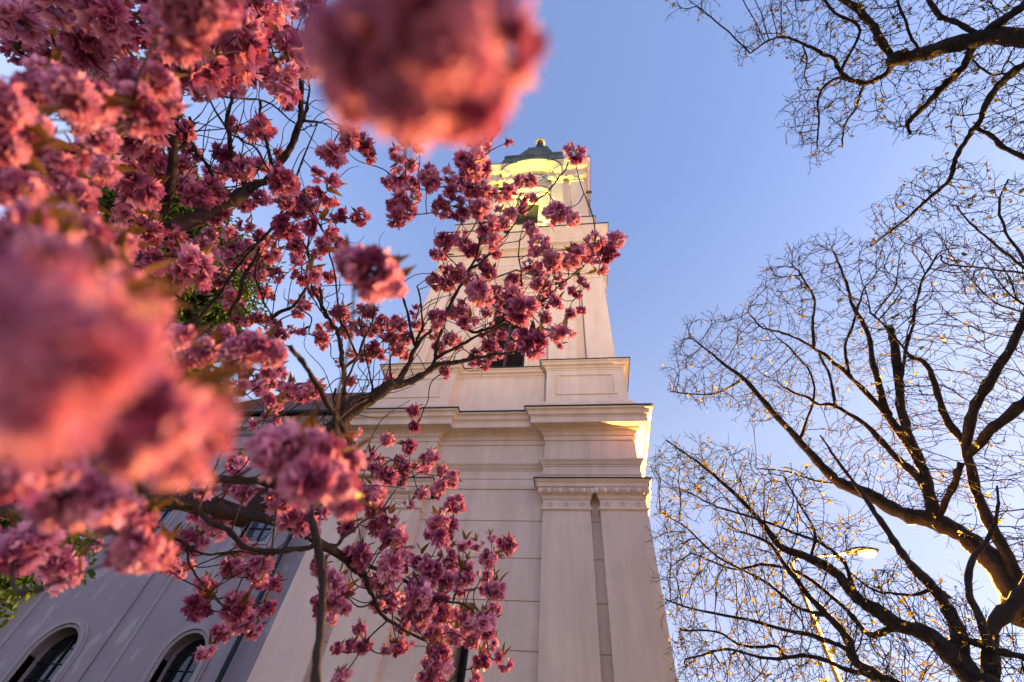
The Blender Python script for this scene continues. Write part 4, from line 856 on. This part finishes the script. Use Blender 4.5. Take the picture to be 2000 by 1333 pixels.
def buds(tips, prob, size, root, name, parent, fine=None):
    V = []; Fc = []; SH = []; n = 0; rp = np.array(root)
    for p, d in tips:
        pr = prob(p) if callable(prob) else prob
        if rng.random() > pr * (1 if d is not None else .3): continue
        k = int(rng.integers(1, 4)); big = rng.random() < .25
        for _ in range(k):
            s_ = size * rng.uniform(.5, 1.2) * (1.7 if big else 1); dd = rv(rng) + np.array([0, 0, -.3])
            P_ = petal(p, dd, rv(rng), s_, s_ * .75, .3 * rng.normal(), 4, 3, 0) - rp
            V.append(P_); Fc += gridf(4, 3, n); n += 12; SH += [float(np.clip(.5 + .25 * rng.normal(), 0, 1))] * 12
    me = bpy.data.meshes.new(name); me.from_pydata(np.concatenate(V).tolist(), [], Fc); shade_attr(me, SH); me.update()
    return tag(link(name, me, M['bud'], parent), kind='stuff')
def bare_tree(label, group, limbs, zones, trunk_px, trunk_d, step, kill, infl, r0, bud, forkl, trunk_r, budsize=.05, lead=None, rmax=.04):
    tr = [traced(numarr(p), a * DS, b * DS, c * .72, d, 5, .005) for p, a, b, c, d in limbs]
    trunk_d *= DS; lead = (lead[0], lead[1], lead[2] * DS); zones = [(z[0], z[1], z[2] * DS, z[3] * DS) for z in zones]
    tb = at(*trunk_px, trunk_d); base = np.array([tb[0], tb[1], 0.])
    t = empty('linden_tree', tuple(base), label, 'tree', group)
    top = tb if lead is None else at(*lead[:2], lead[2])
    s = spline([base, base * .7 + top * .3 + [.05, 0, 0], top], 6)
    mb = MB(); mb.tube(s - base, np.linspace(trunk_r * 1.35, trunk_r, len(s)) * (1 + .3 * np.exp(-np.linspace(0, 9, len(s)))), 14); mb.build('trunk', M['bark2'], t)
    seeds = []; sr = []
    pv = []
    for k, (P_, r) in enumerate(tr):
        P_ = snap(P_, pv, .05); pv.append(P_)
        if limbs[k][0].startswith('*') or k == 0:
            pass
        if k in LEADS:
            ld = spline([top, (top + P_[0]) / 2 + rng.normal(0, .1, 3), P_[0]], 3)[:-1]; P_ = np.vstack([ld, P_]); r = np.r_[np.linspace(trunk_r * .85, r[0], len(ld)), r]
        mb = MB(); mb.tube(P_ - base, np.maximum(r, r0), 9); mb.build('branch', M['bark2'], t)
        seeds += list(P_); sr += list(r)
    A_ = []
    for z in zones: A_ += sample(*z)
    nodes, par = colonize(seeds, sr, A_, step, kill, infl, r0=r0); tips = []
    mb = crown(base, nodes, par, len(seeds), sr, r0, 'twigs', None, tips, forkl, rmax)
    tag(mb.build('twigs', M['twig'], t, recalc=False), kind='stuff')
    buds(tips, bud, budsize, base, 'buds', t); return t
LEADS = {0, 4}; DS = .97
T1 = [("2040 1215 2000 1197 1944 1104 1883 1050 1816 1016 1756 1003 1702 970 1642 943 1602 909 1562 862 1508 802 1454 742 1401 701 1354 661", 11.5, 12.5, 58, 3),
 ("1830 1020 1816 963 1803 909 1769 856 1738 815 1723 775 1709 721 1696 654 1669 601 1649 541 1629 494", 11.8, 13.5, 30, 3),
 ("1800 970 1770 925 1743 896 1696 842 1629 795 1600 790 1570 775 1530 755", 12, 12.5, 20, 4),
 ("1745 835 1700 780 1656 735 1622 705 1589 681 1540 655 1490 640 1460 610", 12.2, 13, 15, 3),
 ("2060 1180 2000 1117 1964 1043 1924 976 1900 909 1883 856 1843 795 1816 721 1776 695", 10.5, 12, 34, 7),
 ("1790 900 1768 850 1756 789 1753 735 1743 661 1736 641", 12.2, 13, 22, 12), ("1757 760 1770 690 1785 620 1800 560 1830 500", 12.4, 13.5, 9, 3),
 ("1893 862 1910 795 1950 721 1984 661 2010 600", 11, 12, 22, 10), ("1917 896 1950 842 2000 795 2040 770", 10.8, 11.5, 20, 14),
 ("1589 681 1588 630 1589 581 1560 530", 12.7, 13.2, 9, 3), ("1629 795 1620 735 1600 690", 12.4, 12.8, 8, 4), ("1656 735 1650 680 1670 620 1690 560", 12.6, 13.2, 8, 3),
 ("1830 1020 1860 950 1880 905", 11.6, 11.4, 14, 9), ("1776 695 1740 650 1700 610", 12, 12.4, 6, 3), ("1642 943 1600 940 1540 925 1480 915", 12.4, 12.8, 6, 3), ("1454 742 1400 770 1340 770 1310 765", 12.8, 13, 6, 3),
 ("1560 862 1590 760 1560 700 1520 660", 12.8, 13.2, 7, 3)]
Z1 = [([(1310, 670), (1350, 620), (1450, 610), (1500, 520), (1560, 470), (1620, 450), (1690, 480), (1760, 530), (1800, 600), (1700, 760), (1560, 800), (1470, 840), (1400, 800), (1300, 770)], 3600, 11.8, 13.8),
      ([(1690, 480), (1830, 440), (2040, 520), (2040, 900), (1900, 1000), (1750, 940), (1700, 760), (1760, 640)], 2500, 11, 13.4),
      ([(1300, 770), (1500, 820), (1700, 960), (1950, 1100), (2040, 1200), (2040, 1000), (1800, 880), (1560, 760)], 1300, 10.8, 13)]
bare_tree('bare linden tree with a broad forked crown right of the tower', 'linden trees in bud', T1, Z1, (2110, 1330), 11.5, .11, .20, 1.6, .0056, .06, .22, .28, .045, (2070, 1240, 11.4))
DS = 1
T2 = [("1925 1345 1910 1333 1843 1264 1810 1240 1756 1224 1709 1190 1669 1164 1629 1117 1580 1090 1528 1070 1495 1030 1441 969 1361 902 1300 860", 8.6, 10, 46, 2.5),
 ("1900 1310 1877 1230 1830 1150 1776 1097 1736 1036 1696 983 1642 909 1600 850", 8.8, 10, 34, 3),
 ("1790 1355 1736 1333 1669 1291 1655 1244 1615 1204 1568 1150 1530 1100 1500 1060 1450 1040", 8.2, 9.3, 30, 4),
 ("1660 1275 1610 1250 1562 1238 1461 1211 1361 1191 1300 1171", 8.4, 9, 12, 2.5),
 ("1930 1350 1940 1280 1910 1200 1890 1150 1900 1090 1930 1050 1945 1000 1950 950", 8.6, 9.6, 24, 3), ("1669 1164 1650 1100 1600 1060 1560 1045 1500 1020 1400 990 1340 960", 9.2, 10, 10, 3),
 ("1756 1224 1700 1240 1640 1180 1560 1120 1500 1105 1430 1110 1350 1080", 9, 9.8, 13, 3), ("1843 1264 1880 1250 1940 1270 2010 1290", 8.8, 8.6, 14, 10),
 ("1615 1204 1560 1190 1500 1140 1420 1100 1350 1040 1290 1000", 8.8, 9.6, 10, 2.5), ("1720 1345 1650 1320 1580 1290 1500 1290 1420 1270 1340 1290", 8.2, 8.8, 12, 3),
 ("1980 1340 1960 1240 1990 1180 2040 1100", 8.6, 9.5, 26, 18), ("1580 1090 1590 1040 1560 980 1530 930", 9.4, 10, 7, 3),
 ("1560 1345 1530 1300 1460 1280 1400 1240 1330 1230", 8.3, 8.8, 8, 3), ("1830 1150 1800 1160 1740 1160 1700 1150 1650 1110", 9, 9.4, 7, 3)]
Z2 = [([(1270, 880), (1330, 850), (1440, 880), (1560, 920), (1700, 1050), (1850, 1150), (1990, 1250), (2040, 1345), (1330, 1345), (1300, 1150), (1275, 1000)], 4600, 8.0, 10.2)]
bare_tree('linden tree with glowing yellow buds spreading low around the street lamp', 'linden trees in bud', T2, Z2, (1990, 1440), 8.4, .08, .145, 1.1, .0043, .24, .24, .15, .034, (1950, 1370, 8.5), .02)
LEADS = {0, 4}
T3 = [("2120 60 2060 70 2000 75 1938 71 1863 86 1806 105 1758 113 1740 112", 6.6, 7.2, 34, 20),
 ("1752 110 1731 139 1713 154 1690 161 1660 154 1641 139 1626 113 1593 98 1555 79 1518 75 1484 90 1465 105", 7.1, 7.6, 14, 2.5),
 ("1735 116 1716 86 1705 60 1679 26 1649 0 1620 -30", 7.1, 7.6, 15, 10), ("1905 95 1878 139 1855 161 1818 195 1773 240", 6.9, 7.2, 15, 9),
 ("2120 60 2060 100 2000 124 1968 150 1938 184 1911 240 1885 278 1866 311 1855 349 1806 394 1731 458 1698 484", 6.8, 7.6, 20, 2.5),
 ("1925 72 1915 67 1863 45 1836 30 1814 0 1800 -20", 6.9, 7.2, 9, 7), ("1915 70 1956 41 2000 11 2040 -10", 6.9, 6.7, 12, 15), ("1799 94 1776 52 1754 0", 7, 7.2, 5, 4),
 ("1911 244 1953 281 2000 308 2040 330", 7.1, 7, 8, 8), ("1660 158 1625 155 1600 190 1597 230 1596 290", 7.4, 7.6, 7, 2.5), ("1690 163 1670 210 1650 250 1645 290", 7.3, 7.6, 6, 2.5),
 ("1641 139 1680 60 1640 30 1600 -10", 7.2, 7.6, 6, 4), ("1570 85 1575 110 1572 150", 7.4, 7.6, 4, 2), ("1900 110 1930 140 1965 143", 6.9, 7, 4, 3), ("1773 240 1777 262", 7.2, 7.2, 8, 5)]
Z3 = [([(1435, 120), (1450, 60), (1500, 20), (1500, -30), (1700, -30), (1740, 100), (1700, 160), (1630, 300), (1595, 340), (1560, 290), (1520, 200), (1560, 120), (1500, 105)], 900, 6.9, 7.9),
      ([(1700, -30), (2060, -30), (2060, 330), (1990, 300), (1900, 210), (1850, 270), (1760, 260), (1690, 250), (1700, 120)], 900, 6.6, 7.7),
      ([(1690, 490), (1700, 400), (1780, 350), (1850, 300), (1940, 320), (1900, 400), (1830, 420), (1760, 470)], 330, 7, 7.8),
      ([(1310, -30), (1400, -30), (1380, 30), (1330, 35)], 40, 7.4, 7.8), ([(1400, -60), (1900, -60), (1900, -20), (1400, -20)], 200, 7.2, 7.8)]
bare_tree('tree reaching in from the upper right with a thick dark bough and sparse green buds', 'linden trees in bud', T3, Z3, (2300, 330), 6.6, .05, .095, .9, .0032, .3, .15, .2, .022, (2200, 60, 6.5), .012)
T4 = [("2090 600 2040 560 1971 500 1919 458 1885 424 1866 398", 9, 9.8, 8, 2.5), ("2060 540 2000 476 1968 431 1955 390 1968 355", 9, 9.6, 7, 2.5), ("2060 530 2000 520 1920 518 1850 512 1835 500", 9.2, 9.8, 5, 2.5)]
LEADS = {0, 1, 2}
Z4 = [([(1830, 520), (1850, 420), (1880, 380), (1960, 340), (2040, 330), (2060, 600), (1960, 590), (1880, 540)], 600, 9, 10.2)]
bare_tree('slender bare tree whose thin branches reach in at the middle of the right edge', 'linden trees in bud', T4, Z4, (2230, 900), 9.2, .08, .15, 1.1, .0034, .2, .2, .12, .04, (2150, 640, 9.0), .012)
# ------------------------------------------------------------------ evergreen behind the cherry
ev_c = at(330, 500, 8.2); ebase = np.array([ev_c[0] - .3, ev_c[1] + .1, 0.])
ev = empty('evergreen_tree', tuple(ebase), 'dark green leafy evergreen tree standing behind the pink cherry blossom', 'tree')
et = at(330, 430, 8.2)
mb = MB(); s = spline([ebase, ebase + [.1, 0, 3], ebase + [0, .1, 6], et], 5); mb.tube(s - ebase, np.linspace(.2, .05, len(s)), 12); mb.build('trunk', M['bark2'], ev)
EZ = [([(150, 420), (200, 340), (290, 300), (340, 300), (380, 370), (430, 440), (500, 500), (500, 560), (480, 620), (400, 650), (430, 760), (330, 780), (150, 700)], 620, 7.6, 8.9),
      ([(-60, 900), (60, 930), (170, 1040), (120, 1110), (-60, 1090)], 170, 6.6, 7.8), ([(90, 40), (150, 60), (240, 90), (250, 180), (150, 200)], 45, 8, 9.4), ([(-60, 600), (150, 640), (170, 930), (-60, 930)], 200, 7, 8.4)]
A_ = []
for z in EZ: A_ += sample(*z)
seeds = list(s[4:]); nodes, par = colonize(seeds, None, A_, .16, .2, 4.0, 60); tips = []
mb = crown(ebase, nodes, par, len(seeds), None, .008, 'limbs', None, tips, .2, .06); tag(mb.build('limbs', M['bark2'], ev, recalc=False), kind='stuff')
V = []; Fc = []; SH = []; n = 0
for a in A_ + [t[0] for t in tips if rng.random() < .25]:
    b0 = rng.uniform(.2, .8); R_ = rng.uniform(.14, .26)
    for _ in range(26):
        p = a + rv(rng) * R_ * rng.random() ** .4 - ebase; L_ = rng.uniform(.05, .09)
        V.append(petal(p, rv(rng) + [0, 0, -.2], rv(rng), L_, L_ * .55, .2, 3, 3, -.2)); Fc += gridf(3, 3, n); n += 9; SH += [float(np.clip(b0 + .2 * rng.normal(), 0, 1))] * 9
me = bpy.data.meshes.new('crown'); me.from_pydata(np.concatenate(V).tolist(), [], Fc); shade_attr(me, SH); me.update(); link('crown', me, M['green'], ev)
